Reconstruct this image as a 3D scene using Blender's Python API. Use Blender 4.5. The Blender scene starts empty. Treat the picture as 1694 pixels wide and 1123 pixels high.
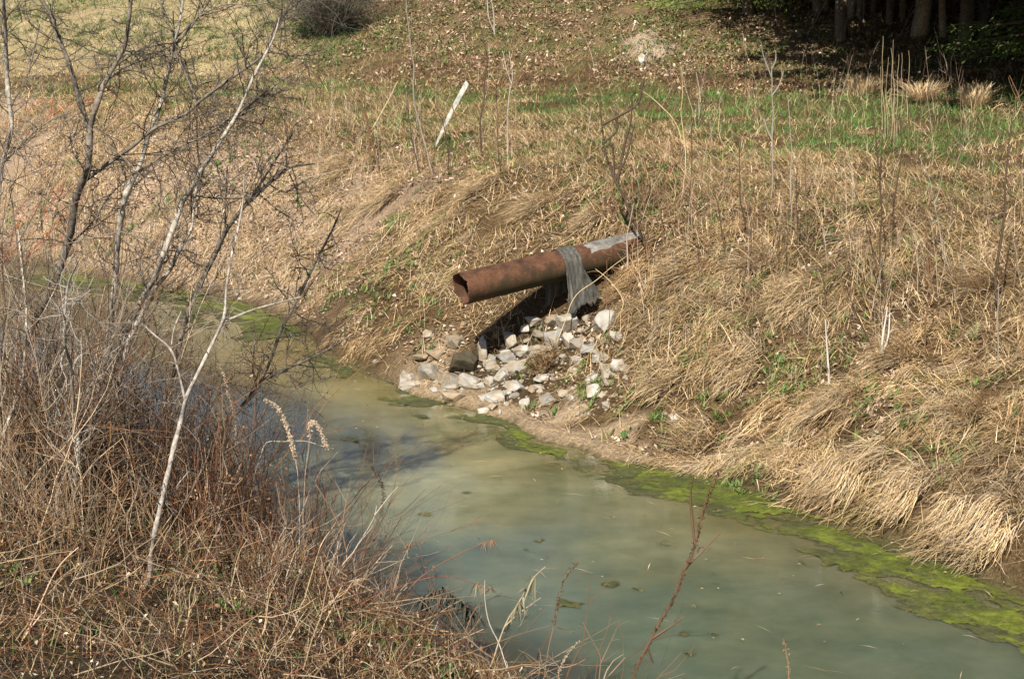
import bpy, bmesh, math, random
import numpy as np
from mathutils import Vector, Matrix
RNG = np.random.default_rng(11)
random.seed(5)
# ------------------------------------------------------------------ camera model
FPX = 3294.0; PITCH = math.radians(11.1); CAMZ = 5.0
def ray(px, py):
    a = (px - 847) / FPX; b = -(py - 561.5) / FPX
    return np.array([a, math.cos(PITCH) + b * math.sin(PITCH), -math.sin(PITCH) + b * math.cos(PITCH)])
def P(px, py, d):
    "world point seen at photo pixel (px,py) standing d metres in front of the camera"
    r = ray(px, py); return r * (d / r[1]) + np.array([0, 0, CAMZ])
def proj(p):
    x, y, z = p[0], p[1], p[2] - CAMZ
    f = y * math.cos(PITCH) - z * math.sin(PITCH); v = y * math.sin(PITCH) + z * math.cos(PITCH)
    return 847 + FPX * x / f, 561.5 - FPX * v / f
# ------------------------------------------------------------------ terrain
E2 = np.array([.53, -.848]); N2 = np.array([.848, .53])
def sstep(a, b, x):
    t = np.clip((x - a) / (b - a), 0, 1); return t * t * (3 - 2 * t)
def _h(i, j, s):
    v = np.sin(i * 127.1 + j * 311.7 + s * 74.7) * 43758.5453
    return v - np.floor(v)
def vnoise(x, y, s=0):
    xi = np.floor(x); yi = np.floor(y); fx = x - xi; fy = y - yi
    fx = fx * fx * (3 - 2 * fx); fy = fy * fy * (3 - 2 * fy)
    a = _h(xi, yi, s); b = _h(xi + 1, yi, s); c = _h(xi, yi + 1, s); d = _h(xi + 1, yi + 1, s)
    return (a + (b - a) * fx) + ((c + (d - c) * fx) - (a + (b - a) * fx)) * fy
def fbm(x, y, s=0, o=4):
    r = 0; a = .5; t = 0
    for k in range(o):
        r = r + a * vnoise(x, y, s + k * 17.3); t += a; a *= .5; x = x * 2.03 + 3.1; y = y * 2.03 - 1.7
    return r / t
SFU = np.array([-90, -40, -33, -29.6, -27.7, -26, -23.7, -21.9, -20.8, -19.7, -18.9, -17.5, -15.85, -15.2, -14.5, -12.4, -10.6, 0, 40])
SFS = np.array([6.0, 8.8, 10.0, 10.6, 11.24, 11.66, 11.45, 11.05, 11.0, 10.82, 10.92, 10.97, 11.0, 11.25, 11.42, 11.45, 11.38, 11.3, 11.0])
SNU = np.array([-90, -40, -26, -22.1, -18.4, -16, -14.6, -13.9, -13.0, -12.1, -11.2, -8.4, 0, 40])
SNS = np.array([2.0, 4.8, 7.2, 7.3, 6.9, 6.75, 6.92, 7.04, 7.0, 6.92, 7.0, 7.16, 7.0, 7.0])
CRU = np.array([-60, -42, -36, -32, -28.5, -25, -20.5, -18.2, -16.5, -14, -8, 20])
CRT = np.array([2.4, 2.6, 2.8, 3.1, 3.4, 3.6, 3.6, 4.1, 5.0, 5.6, 6.0, 6.0])
UP = -18.65
def us(x, y): return x * E2[0] + y * E2[1], x * N2[0] + y * N2[1]
def xy(u, s): return u * E2[0] + s * N2[0], u * E2[1] + s * N2[1]
def shoreF(u): return np.interp(u, SFU, SFS) + .16 * (vnoise(u * 1.3, u * 0, 3) - .5) + .09 * (vnoise(u * 4.1, u * 0, 4) - .5)
def shoreN(u): return np.interp(u, SNU, SNS) + .25 * (vnoise(u * 1.1, u * 0, 5) - .5)
def hill0(x): return np.interp(x, [-40, -14, -6, -1, 4, 8, 14, 40], [50, 48, 42, 38, 36.5, 35.5, 34, 32])
def H(x, y):
    u, s = us(x, y)
    sf = shoreF(u); sn = shoreN(u)
    t = s - sf; q = sn - s
    sc = np.interp(u, CRU, CRT); hc = 2.35
    k = np.clip(t / sc, 0, None)
    kk = np.minimum(k, 1.0)
    z = hc * (kk + .10 * np.sin(np.pi * kk) - .05 * sstep(.8, 1, kk)) + .03 * np.clip(t - sc, 0, 40)
    # steep undercut lip at the waterline, a mud shelf near the outlet
    lip = sstep(-14.8, -13.6, u)
    z = z + .16 * lip * sstep(0, .22, t) * (1 - sstep(.8, 2.2, t))
    shelf = sstep(-20.6, -19.2, u) * (1 - sstep(-15.4, -14.6, u))
    z = z - shelf * .26 * sstep(.05, .5, t) * (1 - sstep(.7, 1.9, t))
    # scour below the pipe
    z = z - .42 * np.exp(-((u - UP - .05) / .55) ** 2) * sstep(.5, 1.1, t) * (1 - sstep(1.9, 2.8, t))
    # lumps
    amp = sstep(.0, .6, t)
    z = z + amp * (.30 * (fbm(x * .8, y * .8, 1, 3) - .5) + .13 * (fbm(x * 3.1, y * 3.1, 2, 2) - .5))
    dm_ = ((x - 2.54) / .7) ** 2 + ((y - 38.9) / 1.1) ** 2
    z = z + np.exp(-dm_ * 1.2) * (.06 + .30 * (fbm(x * 3.5, y * 3.5, 37, 3) - .4))
    # hill
    hx = y - hill0(x)
    hz = .27 * .5 * (hx + np.sqrt(hx * hx + 1.5))
    hz = 2.5 * np.tanh(hz / 2.5)
    z = z + hz * sstep(2, 6, t)
    # near bank
    zn = 1.15 * np.tanh(.42 * q / 1.15 + .04 * sstep(0, .3, q)) + .16 * (fbm(x * 1.3, y * 1.3, 8, 3) - .5) * sstep(0, .7, q)
    dm = np.minimum(-t, -q)
    zb = -.55 * np.tanh(np.clip(dm, 0, None) * .55)
    return np.where(t >= 0, z, np.where(q >= 0, zn, zb))
def Hs(x, y): return float(H(np.array([x]), np.array([y]))[0])
def G(px, py, water=False):
    "where the sight line of photo pixel (px,py) meets the ground"
    r = ray(px, py); ds = np.arange(9.0, 75, .03)
    x = r[0] / r[1] * ds; z = CAMZ + r[2] / r[1] * ds
    h = H(x, ds)
    if water: h = np.maximum(h, 0)
    k = np.nonzero(z <= h)[0]
    i = k[0] if len(k) else len(ds) - 1
    return np.array([x[i], ds[i], h[i]])
# ------------------------------------------------------------------ mesh helpers
C = bpy.context.scene.collection; ORG = {}
class MB:
    def __init__(s): s.v = []; s.q = []; s.t = []; s.c = []; s.n = 0
    def add(s, v, f, c):
        v = np.asarray(v, float).reshape(-1, 3); f = np.asarray(f, int)
        c = np.asarray(c, float)
        if c.ndim == 1: c = np.tile(c, (len(v), 1))
        s.v.append(v); s.c.append(c)
        (s.q if f.shape[1] == 4 else s.t).append(f + s.n); s.n += len(v)
        return s
    def obj(s, name, mat, parent=None, base=None, smooth=True):
        v = np.concatenate(s.v); c = np.concatenate(s.c)
        q = np.concatenate(s.q) if s.q else np.zeros((0, 4), int)
        t = np.concatenate(s.t) if s.t else np.zeros((0, 3), int)
        org = np.zeros(3)
        if parent is not None: org = ORG[parent.name]
        elif base is not None: org = np.array(base)
        v = v - org
        me = bpy.data.meshes.new(name)
        me.vertices.add(len(v)); me.vertices.foreach_set('co', v.astype(np.float32).ravel())
        idx = np.concatenate([q.ravel(), t.ravel()]).astype(np.int32)
        st = np.concatenate([np.arange(len(q)) * 4, len(q) * 4 + np.arange(len(t)) * 3]).astype(np.int32)
        me.loops.add(len(idx)); me.loops.foreach_set('vertex_index', idx)
        me.polygons.add(len(st)); me.polygons.foreach_set('loop_start', st)
        me.update(calc_edges=True)
        me.polygons.foreach_set('use_smooth', np.full(len(st), smooth))
        a = me.color_attributes.new('Col', 'FLOAT_COLOR', 'POINT')
        a.data.foreach_set('color', np.concatenate([c, np.ones((len(c), 1))], 1).astype(np.float32).ravel())
        me.materials.append(mat)
        o = bpy.data.objects.new(name, me); C.objects.link(o)
        if parent is not None: o.parent = parent
        elif base is not None: o.location = base
        return o
def tag(o, label, cat, group=None, kind=None):
    if label: o['label'] = label
    if cat: o['category'] = cat
    if group: o['group'] = group
    if kind: o['kind'] = kind
    return o
def thing(name, base, label, cat, group=None):
    o = bpy.data.objects.new(name, None); C.objects.link(o); o.location = tuple(base)
    o.empty_display_size = .1; ORG[o.name] = np.array(base, float)
    return tag(o, label, cat, group)
def norm(a): return a / np.maximum(np.linalg.norm(a, axis=-1, keepdims=True), 1e-9)
def vtubes(Pt, R, sides=4):
    "N tubes through Pt (N,K,3) with radii R (N,K)"
    Pt = np.asarray(Pt, float); R = np.asarray(R, float)
    N, K, _ = Pt.shape
    T = norm(np.gradient(Pt, axis=1))
    g = norm(Pt[:, -1] - Pt[:, 0])
    ref = np.where(np.abs(g[:, 2:3]) > .8, np.array([[1., .2, 0]]), np.array([[0, 0, 1.]]))[:, None, :]
    A = norm(np.cross(T, ref)); B = np.cross(T, A)
    an = np.arange(sides) * 2 * np.pi / sides
    V = Pt[:, :, None, :] + R[:, :, None, None] * (A[:, :, None, :] * np.cos(an)[None, None, :, None] + B[:, :, None, :] * np.sin(an)[None, None, :, None])
    i = np.arange(N)[:, None, None] * K * sides; k = np.arange(K - 1)[None, :, None] * sides; j = np.arange(sides)[None, None, :]; j2 = (j + 1) % sides
    F = np.stack([i + k + j, i + k + j2, i + k + sides + j2, i + k + sides + j], -1).reshape(-1, 4)
    return V.reshape(-1, 3), F
def smooth_path(pts, rad, step=.08):
    pts = np.asarray(pts, float); rad = np.asarray(rad, float)
    L = np.concatenate([[0], np.cumsum(np.linalg.norm(np.diff(pts, axis=0), axis=1))])
    n = max(3, int(L[-1] / step) + 1); s = np.linspace(0, L[-1], n)
    # catmull-like: linear then one smoothing pass
    p = np.stack([np.interp(s, L, pts[:, k]) for k in range(3)], 1)
    for _ in range(2):
        p[1:-1] = .25 * p[:-2] + .5 * p[1:-1] + .25 * p[2:]
    return p, np.interp(s, L, rad)
def tube(mb, pts, rad, col, sides=6, step=.08, cap=True, rough=0.0):
    p, r = smooth_path(pts, rad, step)
    if rough: r = r * (1 + rough * RNG.uniform(-1, 1, len(r)))
    v, f = vtubes(p[None], r[None], sides)
    mb.add(v, f, jit(col, len(v), .12))
    if cap:
        for e, rr in ((0, r[0]), (-1, r[-1])):
            ring = v[:sides] if e == 0 else v[-sides:]
            vv = np.concatenate([ring, [p[e]]])
            k = np.arange(sides)
            mb.add(vv, np.stack([k, (k + 1) % sides, np.full(sides, sides)], 1), jit(col, len(vv), .1))
    return p, r
def merged(a, b):
    m = MB(); m.v = a.v + b.v; m.c = a.c + b.c; m.q = a.q + [f + a.n for f in b.q]; m.t = a.t + [f + a.n for f in b.t]; m.n = a.n + b.n; return m
def jit(col, n, a):
    col = np.asarray(col, float)
    return np.clip(col * (1 + RNG.uniform(-a, a, (n, 1))), 0, 1) if col.ndim == 1 else np.clip(col * (1 + RNG.uniform(-a, a, (len(col), 1))), 0, 1)
def pick(pal, n, w=None):
    pal = np.asarray(pal, float); w = None if w is None else np.asarray(w) / np.sum(w)
    i = RNG.choice(len(pal), n, p=w); return pal[i]
def blades(mb, root, lean, L, W, rise, reach, droop, col, K=4, lift=.012, clamp=True, face=None):
    N = len(root); t = np.linspace(0, 1, K)[None, :, None]
    up = np.array([0, 0, 1.]); L_ = L[:, None, None]
    p = root[:, None, :] + L_ * (t * rise[:, None, None] * up + (t * .6 + .4 * t * t) * reach[:, None, None] * lean[:, None, :] - t * t * droop[:, None, None] * up)
    if clamp:
        off = RNG.uniform(.3, 1, (N, 1)) * lift * (1 + 2 * t[:, :, 0])
        p[:, :, 2] = np.maximum(p[:, :, 2], H(p[:, :, 0].ravel(), p[:, :, 1].ravel()).reshape(N, K) + off)
    if face is None:
        a = RNG.uniform(0, 2 * np.pi, N); side = np.stack([np.cos(a), np.sin(a), RNG.uniform(-.3, .3, N)], 1)
        side = norm(side * .6 + np.cross(lean, up) * RNG.choice([-1, 1], (N, 1)))
    else: side = face
    w = W[:, None, None] * (1 - .8 * t ** 1.5) * .5
    a = p - side[:, None, :] * w; b = p + side[:, None, :] * w
    V = np.stack([a, b], 2).reshape(-1, 3)
    i = np.arange(N)[:, None] * K * 2; k = np.arange(K - 1)[None, :] * 2
    F = np.stack([i + k, i + k + 1, i + k + 3, i + k + 2], -1).reshape(-1, 4)
    mb.add(V, F, np.repeat(col, K * 2, 0))
def inview(p, m=180):
    x, y, z = p[:, 0], p[:, 1], p[:, 2] - CAMZ
    f = y * math.cos(PITCH) - z * math.sin(PITCH); v = y * math.sin(PITCH) + z * math.cos(PITCH)
    a = 847 + FPX * x / f; b = 561.5 - FPX * v / f
    return (a > -m) & (a < 1694 + m) & (b > -m * .6) & (b < 1123 + m)
# ------------------------------------------------------------------ materials
def nmat(name):
    m = bpy.data.materials.new(name); m.use_nodes = True
    nt = m.node_tree; b = nt.nodes['Principled BSDF']; return m, nt, b
def nd(nt, t, **kw):
    n = nt.nodes.new(t)
    for k, v in kw.items(): setattr(n, k, v)
    return n
def noise(nt, scale, detail=4, rough=.6, vec=None, coord='Object'):
    n = nd(nt, 'ShaderNodeTexNoise'); n.inputs['Scale'].default_value = scale; n.inputs['Detail'].default_value = detail; n.inputs['Roughness'].default_value = rough
    if vec is None:
        tc = nd(nt, 'ShaderNodeTexCoord'); vec = tc.outputs[coord]
    nt.links.new(vec, n.inputs['Vector']); return n.outputs['Fac']
def ramp(nt, fac, stops):
    r = nd(nt, 'ShaderNodeValToRGB'); e = r.color_ramp.elements
    while len(e) > 1: e.remove(e[-1])
    e[0].position = stops[0][0]; c = stops[0][1]; e[0].color = (*c, 1) if len(c) == 3 else c
    for p_, c in stops[1:]:
        x = e.new(p_); x.color = (*c, 1)
    nt.links.new(fac, r.inputs[0]); return r.outputs[0]
def mixc(nt, fac, a, b, mode='MIX'):
    n = nd(nt, 'ShaderNodeMix', data_type='RGBA', blend_type=mode)
    for k, v in ((0, fac), (6, a), (7, b)):
        if hasattr(v, 'links'): nt.links.new(v, n.inputs[k])
        elif k == 0: n.inputs[0].default_value = v
        else: n.inputs[k].default_value = (*v, 1)
    return n.outputs[2]
def attr(nt): return nd(nt, 'ShaderNodeVertexColor', layer_name='Col').outputs[0]
def bump(nt, b, h, strength=.5, dist=.01):
    n = nd(nt, 'ShaderNodeBump'); n.inputs['Strength'].default_value = strength; n.inputs['Distance'].default_value = dist
    nt.links.new(h, n.inputs['Height']); nt.links.new(n.outputs[0], b.inputs['Normal'])
def col_mat(name, rough=.75, spec=.25, nscale=0, namp=.3, bmp=0, trans=0, bd=.01):
    m, nt, b = nmat(name); c = attr(nt)
    if nscale:
        f = noise(nt, nscale, 5, .65)
        g = ramp(nt, f, [(.25, (1 - namp,) * 3), (.75, (1 + namp,) * 3)])
        c = mixc(nt, 1.0, c, g, 'MULTIPLY')
        if bmp: bump(nt, b, f, bmp, bd)
    nt.links.new(c, b.inputs['Base Color']); b.inputs['Roughness'].default_value = rough
    b.inputs['Specular IOR Level'].default_value = spec
    if trans:
        tr = nd(nt, 'ShaderNodeBsdfTranslucent'); nt.links.new(c, tr.inputs[0])
        mx = nd(nt, 'ShaderNodeMixShader'); mx.inputs[0].default_value = trans
        nt.links.new(b.outputs[0], mx.inputs[1]); nt.links.new(tr.outputs[0], mx.inputs[2])
        nt.links.new(mx.outputs[0], nt.nodes['Material Output'].inputs[0])
    return m
M_grass = col_mat('dry_grass', .65, .3, trans=.08)
M_leaf = col_mat('dead_leaf', .7, .2, trans=.15)
M_stem = col_mat('stem', .6, .3)
M_bark = col_mat('bark', .8, .2, 26, .75, .8, bd=.01)
M_rock = col_mat('limestone', .85, .2, 9, .28, .8, bd=.02)
M_green = col_mat('foliage', .6, .3, trans=.2)
M_wood = col_mat('weathered_wood', .8, .2, 17, .6, .6, bd=.006)
# ground
M_ground, nt, b = nmat('ground_soil')
tc = nd(nt, 'ShaderNodeTexCoord')
f1 = noise(nt, 3.0, 6, .65); f2 = noise(nt, 26, 6, .7); f3 = noise(nt, 95, 3, .7)
c = mixc(nt, 1.0, attr(nt), ramp(nt, f2, [(.3, (.45, .42, .4)), (.5, (.95, .95, .95)), (.72, (1.55, 1.5, 1.4))]), 'MULTIPLY')
c = mixc(nt, 1.0, c, ramp(nt, f1, [(.3, (.7, .7, .68)), (.7, (1.25, 1.25, 1.25))]), 'MULTIPLY')
c = mixc(nt, 1.0, c, ramp(nt, f3, [(.35, (.6, .58, .55)), (.62, (1.3, 1.3, 1.3))]), 'MULTIPLY')
nt.links.new(c, b.inputs['Base Color']); b.inputs['Roughness'].default_value = .95; b.inputs['Specular IOR Level'].default_value = .1
bump(nt, b, f2, .9, .05)
# water
M_water, nt, b = nmat('turbid_water')
f = noise(nt, 2.2, 5, .6)
c = mixc(nt, 1.0, attr(nt), ramp(nt, f, [(.28, (.68, .74, .72)), (.72, (1.22, 1.16, 1.1))]), 'MULTIPLY')
nt.links.new(c, b.inputs['Base Color']); b.inputs['Roughness'].default_value = .03; b.inputs['IOR'].default_value = 1.45
b.inputs['Subsurface Weight'].default_value = 1.0; b.inputs['Subsurface Radius'].default_value = (.45, .45, .35); b.inputs['Subsurface Scale'].default_value = 1.0
tc = nd(nt, 'ShaderNodeTexCoord'); mp = nd(nt, 'ShaderNodeMapping'); mp.inputs['Scale'].default_value = (1, 1, 1)
nt.links.new(tc.outputs['Object'], mp.inputs[0])
w1 = noise(nt, 5.5, 3, .5, mp.outputs[0])
w2 = noise(nt, 22, 2, .5, mp.outputs[0]); ad_ = nd(nt, 'ShaderNodeMath', operation='MULTIPLY_ADD'); nt.links.new(w2, ad_.inputs[0]); ad_.inputs[1].default_value = .25; nt.links.new(w1, ad_.inputs[2])
bump(nt, b, ad_.outputs[0], .10, .02)
# algae
M_algae = col_mat('algae_mat', .6, .35, 45, .5, .9, bd=.01)
# rust
M_rust, nt, b = nmat('rusted_steel')
tc = nd(nt, 'ShaderNodeTexCoord')
f1 = noise(nt, 7, 6, .7); f2 = noise(nt, 60, 4, .7); f3 = noise(nt, 2.2, 3, .5)
c = ramp(nt, f1, [(.28, (.026, .015, .010)), (.44, (.060, .031, .018)), (.58, (.108, .050, .027)), (.74, (.100, .072, .050))])
c = mixc(nt, 1.0, c, ramp(nt, f2, [(.3, (.6, .58, .55)), (.7, (1.35, 1.3, 1.25))]), 'MULTIPLY')
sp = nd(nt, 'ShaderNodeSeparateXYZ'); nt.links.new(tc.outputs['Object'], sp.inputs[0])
# grime / olive growth on the belly of the pipe, also painting its underside shade
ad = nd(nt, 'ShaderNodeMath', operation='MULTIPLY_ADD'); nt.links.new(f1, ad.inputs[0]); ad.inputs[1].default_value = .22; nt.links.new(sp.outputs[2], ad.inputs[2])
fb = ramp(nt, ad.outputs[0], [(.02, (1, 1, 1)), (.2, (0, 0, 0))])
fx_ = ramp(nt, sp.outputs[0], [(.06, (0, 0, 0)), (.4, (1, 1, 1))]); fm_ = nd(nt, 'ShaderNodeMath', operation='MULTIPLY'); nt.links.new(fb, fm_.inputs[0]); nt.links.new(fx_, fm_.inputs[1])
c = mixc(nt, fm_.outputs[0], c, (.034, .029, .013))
# old grey coating left on top of the landward end (object x runs along the pipe)
a2 = nd(nt, 'ShaderNodeMath', operation='MULTIPLY_ADD'); nt.links.new(f1, a2.inputs[0]); a2.inputs[1].default_value = .5; nt.links.new(sp.outputs[0], a2.inputs[2])
p1 = ramp(nt, a2.outputs[0], [(.0, (0, 0, 0)), (1.0, (0, 0, 0))])
cmpx = nd(nt, 'ShaderNodeMath', operation='GREATER_THAN'); nt.links.new(a2.outputs[0], cmpx.inputs[0]); cmpx.inputs[1].default_value = 1.93
a3 = nd(nt, 'ShaderNodeMath', operation='MULTIPLY_ADD'); nt.links.new(f3, a3.inputs[0]); a3.inputs[1].default_value = .16; nt.links.new(sp.outputs[2], a3.inputs[2])
cmpz = nd(nt, 'ShaderNodeMath', operation='GREATER_THAN'); nt.links.new(a3.outputs[0], cmpz.inputs[0]); cmpz.inputs[1].default_value = .19
mu = nd(nt, 'ShaderNodeMath', operation='MULTIPLY'); nt.links.new(cmpx.outputs[0], mu.inputs[0]); nt.links.new(cmpz.outputs[0], mu.inputs[1])
c = mixc(nt, mu.outputs[0], c, mixc(nt, ramp(nt, f1, [(.35, (0, 0, 0)), (.65, (1, 1, 1))]), (.06, .055, .048), (.24, .225, .2)))
nt.links.new(c, b.inputs['Base Color']); b.inputs['Roughness'].default_value = .85; b.inputs['Specular IOR Level'].default_value = .25
bump(nt, b, f2, .5, .006)
# fabric
M_fabric, nt, b = nmat('geotextile')
tc = nd(nt, 'ShaderNodeTexCoord'); mp = nd(nt, 'ShaderNodeMapping'); mp.inputs['Scale'].default_value = (26, 26, 2.2); nt.links.new(tc.outputs['Object'], mp.inputs[0])
f1 = noise(nt, 1.0, 5, .7, mp.outputs[0]); f2 = noise(nt, 120, 2, .5)
c = ramp(nt, f1, [(.28, (.022, .022, .019)), (.5, (.055, .053, .044)), (.66, (.12, .112, .094)), (.8, (.24, .22, .19))])
c = mixc(nt, 1.0, c, ramp(nt, f2, [(.35, (.7, .7, .7)), (.65, (1.25, 1.25, 1.25))]), 'MULTIPLY')
nt.links.new(c, b.inputs['Base Color']); b.inputs['Roughness'].default_value = .8; bump(nt, b, f1, .6, .01)
# ------------------------------------------------------------------ ground sheet
def axis(lo, a, bb, hi, st, gr):
    x = list(np.arange(a, bb, st)); d = st
    while x[-1] < hi: d *= gr; x.append(x[-1] + d)
    d = st
    while x[0] > lo: d *= gr; x.insert(0, x[0] - d)
    return np.array(x)
gx = axis(-160, -9, 10, 160, .075, 1.13); gy = axis(-40, 10, 41, 220, .085, 1.12)
X, Y = np.meshgrid(gx, gy); X = X.ravel(); Y = Y.ravel(); Z = H(X, Y)
U, S = us(X, Y); T = S - shoreF(U); Q = shoreN(U) - S
n1 = fbm(X * .9, Y * .9, 31, 3)[:, None]; n2 = fbm(X * 2.6, Y * 2.6, 33, 3)[:, None]
soil = np.array([.055, .035, .017]) * (1 - n1) * 1.0 + np.array([.14, .093, .048]) * n1
clay = np.array([.40, .30, .195]); mud = np.array([.25, .20, .12]); wet = np.array([.09, .065, .035]); litter = np.array([.17, .12, .07]); olive = np.array([.13, .125, .045])
def lerp(a, c_, f): return a * (1 - f) + c_ * f
col = soil
bare = (sstep(-22.5, -25.5, U) * sstep(3.2, 2.4, T) * sstep(0, .2, T))[:, None]
col = lerp(col, np.array([.36, .265, .185]), bare * .85)
fl = (sstep(-20.9, -19.4, U) * (1 - sstep(-15.2, -14.3, U)) * sstep(.75, .35, T + (n2[:, 0] - .5)))[:, None]
col = lerp(col, clay * .85, fl)
col = lerp(col, olive, sstep(.5, .62, n2) * .5 * (sstep(2.5, 5, T)[:, None]))
col = lerp(col, litter, sstep(-1, 3, Y - hill0(X))[:, None] * .85)
col = lerp(col, np.array([.085, .085, .03]), (sstep(-1, 2, Y - hill0(X)) * sstep(.46, .6, n2[:, 0]) * .7)[:, None])
col = lerp(col, np.array([.36, .30, .17]) * (.6 + .8 * n2), (sstep(-2.5, -6, X) * sstep(-4, 0, Y - hill0(X)) * .8)[:, None])
hp = np.exp(-((U + 18.75) / .95) ** 4) * sstep(.25, .6, T) * (1 - sstep(1.5, 2.0, T)) * .75  # dark patch painting shade into the gaps of the rock heap
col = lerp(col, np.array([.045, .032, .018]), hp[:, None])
mound = np.array([2.54, 38.9]); dm = ((X - mound[0]) / .7) ** 2 + ((Y - mound[1]) / 1.1) ** 2
col = lerp(col, np.array([.37, .29, .21]), (1 - sstep(.35, .9, dm + (n2[:, 0] - .5) * 1.6 + (n1[:, 0] - .5)))[:, None] * .9)
col = lerp(col, wet, (sstep(.16, .0, np.abs(T)) * (T > -.3) * .8 * (1 - fl[:, 0] * .6))[:, None])
col = lerp(col, np.array([.10, .085, .04]), ((T < 0) & (Q < 0)).astype(float)[:, None])
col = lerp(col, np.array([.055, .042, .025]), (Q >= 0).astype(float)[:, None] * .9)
nx, ny = len(gx), len(gy)
i = (np.arange(ny - 1)[:, None] * nx + np.arange(nx - 1)[None, :]).ravel()
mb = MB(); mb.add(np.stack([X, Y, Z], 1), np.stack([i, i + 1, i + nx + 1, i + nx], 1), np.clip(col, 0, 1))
tag(mb.obj('ground', M_ground), 'sloping creek bank of dry soil rising to a grassy hillside', 'ground', kind='structure')
# ------------------------------------------------------------------ water
uu = np.concatenate([np.arange(-70, -32, .8), np.arange(-32, -8, .09), np.arange(-8, 12, .6)]); vv = np.linspace(0, 1, 64)
UU, VV = np.meshgrid(uu, vv); uf = UU.ravel(); vf = VV.ravel()
sf = shoreF(uf) + .45; sn = shoreN(uf) - .45; sv = sn + (sf - sn) * vf
wx, wy = xy(uf, sv); t = sv - shoreF(uf); q = shoreN(uf) - sv
nw = fbm(wx * 1.1, wy * 1.1, 41, 4); nw2 = fbm(wx * .45, wy * .45, 42, 3)
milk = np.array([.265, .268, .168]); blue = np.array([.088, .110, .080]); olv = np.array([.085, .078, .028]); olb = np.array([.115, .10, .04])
k = np.clip(sstep(-18.0, -13.0, uf + (nw2 - .5) * 7) + .9 * sstep(.52, .66, nw2) * sstep(-19, -16.5, uf), 0, 1)[:, None]  # bluish patches paint reflected sky into the murk colour
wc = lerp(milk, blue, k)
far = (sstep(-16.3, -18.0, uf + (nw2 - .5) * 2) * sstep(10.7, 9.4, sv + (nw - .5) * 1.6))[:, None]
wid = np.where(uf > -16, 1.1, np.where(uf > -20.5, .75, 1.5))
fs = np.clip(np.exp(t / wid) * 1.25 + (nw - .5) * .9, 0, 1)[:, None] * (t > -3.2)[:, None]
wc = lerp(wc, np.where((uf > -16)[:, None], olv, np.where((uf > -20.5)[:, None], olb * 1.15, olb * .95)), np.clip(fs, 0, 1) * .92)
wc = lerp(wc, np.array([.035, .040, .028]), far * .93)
wc = lerp(wc, olv * .35, (sstep(-1.2, -.1, q + (nw - .5) * 1.0))[:, None] * .9)  # near-shore band paints the brush's shadow into the water colour
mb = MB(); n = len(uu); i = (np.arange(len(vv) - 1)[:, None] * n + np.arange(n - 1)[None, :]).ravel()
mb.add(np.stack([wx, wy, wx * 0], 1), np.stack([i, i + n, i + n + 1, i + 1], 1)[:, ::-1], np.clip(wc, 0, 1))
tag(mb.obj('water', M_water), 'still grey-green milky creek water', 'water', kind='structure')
# ------------------------------------------------------------------ algae
mb = MB()
def algae(u0, u1, t0, t1, fn, ca, cb, st=.028, z0=.004, seed=0):
    ua = np.arange(u0, u1, st); ta = np.arange(t0, t1, st)
    A, B = np.meshgrid(ua, ta); a = A.ravel() + RNG.uniform(-.3, .3, A.size) * st; bq = B.ravel() + RNG.uniform(-.3, .3, A.size) * st
    x, y = xy(a, bq + shoreF(a)); m = fn(a, bq, x, y)
    z = z0 + .035 * np.clip(m * 2, 0, 1) * fbm(x * 14, y * 14, 55 + seed, 3) ** 1.5
    f = fbm(x * 4, y * 4, 57 + seed, 3)[:, None]; c_ = lerp(np.array(ca), np.array(cb), sstep(.35, .65, f)) * (.45 + 1.1 * fbm(x * 26, y * 26, 58, 2)[:, None])
    n = len(ua); i = (np.arange(len(ta) - 1)[:, None] * n + np.arange(n - 1)[None, :]).ravel()
    F = np.stack([i, i + 1, i + n + 1, i + n], 1); keep = (m[F] > 0).sum(1) >= 3
    F = F[keep]; used = np.unique(F); re = np.full(len(x), -1); re[used] = np.arange(len(used))
    mb.add(np.stack([x, y, z], 1)[used], re[F], c_[used])
BR = (.100, .118, .014); BR2 = (.062, .075, .012); OL = (.075, .08, .02); OL2 = (.055, .058, .02)
def fR(u, t, x, y):
    n = fbm(u * 1.5, t * 3.4, 61, 4); w = np.interp(u, [-17.2, -16.3, -15.4, -13.8, -12.5, -10, -8], [.2, .45, .85, .62, .6, .7, .8]); c0 = np.interp(u, [-17, -15, -13, -10, -8], [-.12, -.36, -.36, -.48, -.55])
    return 1.25 * n + .35 * (fbm(u * 7, t * 13, 62, 3) - .5) - .565 - ((t - c0) / w) ** 2 * .40 + .10 * sstep(-16, -14.6, u) * (1 - sstep(-13.7, -13.0, u))
def fL(u, t, x, y):
    n = fbm(u * 1.7, t * 3.6, 63, 4); return 1.0 * n + .35 * (fbm(u * 7, t * 13, 66, 3) - .5) - .37 - ((t + .42) / 1.05) ** 2 * .35
def fM(u, t, x, y):
    n = fbm(u * 2, t * 4, 64, 4); return n - .53 - ((t + .15) / .5) ** 2 * .3
algae(-17.4, -8, -2.2, .12, fR, BR2, BR)
algae(-17.4, -8, -2.4, .1, lambda u, t, x, y: fR(u + .2, t + .06, x, y) * .7 + .5 * fbm(u * 3, t * 5, 67, 3) - .24, OL2, OL, z0=.002, seed=3)
algae(-30, -23.3, -1.3, .1, fL, OL2, OL, seed=1)
algae(-30, -23.6, -.5, .1, lambda u, t, x, y: fL(u, t, x, y) - .02, BR2, (.12, .135, .025), z0=.008, seed=4)
algae(-23.3, -17.3, -.8, .1, fM, OL2, OL, seed=2)
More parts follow.
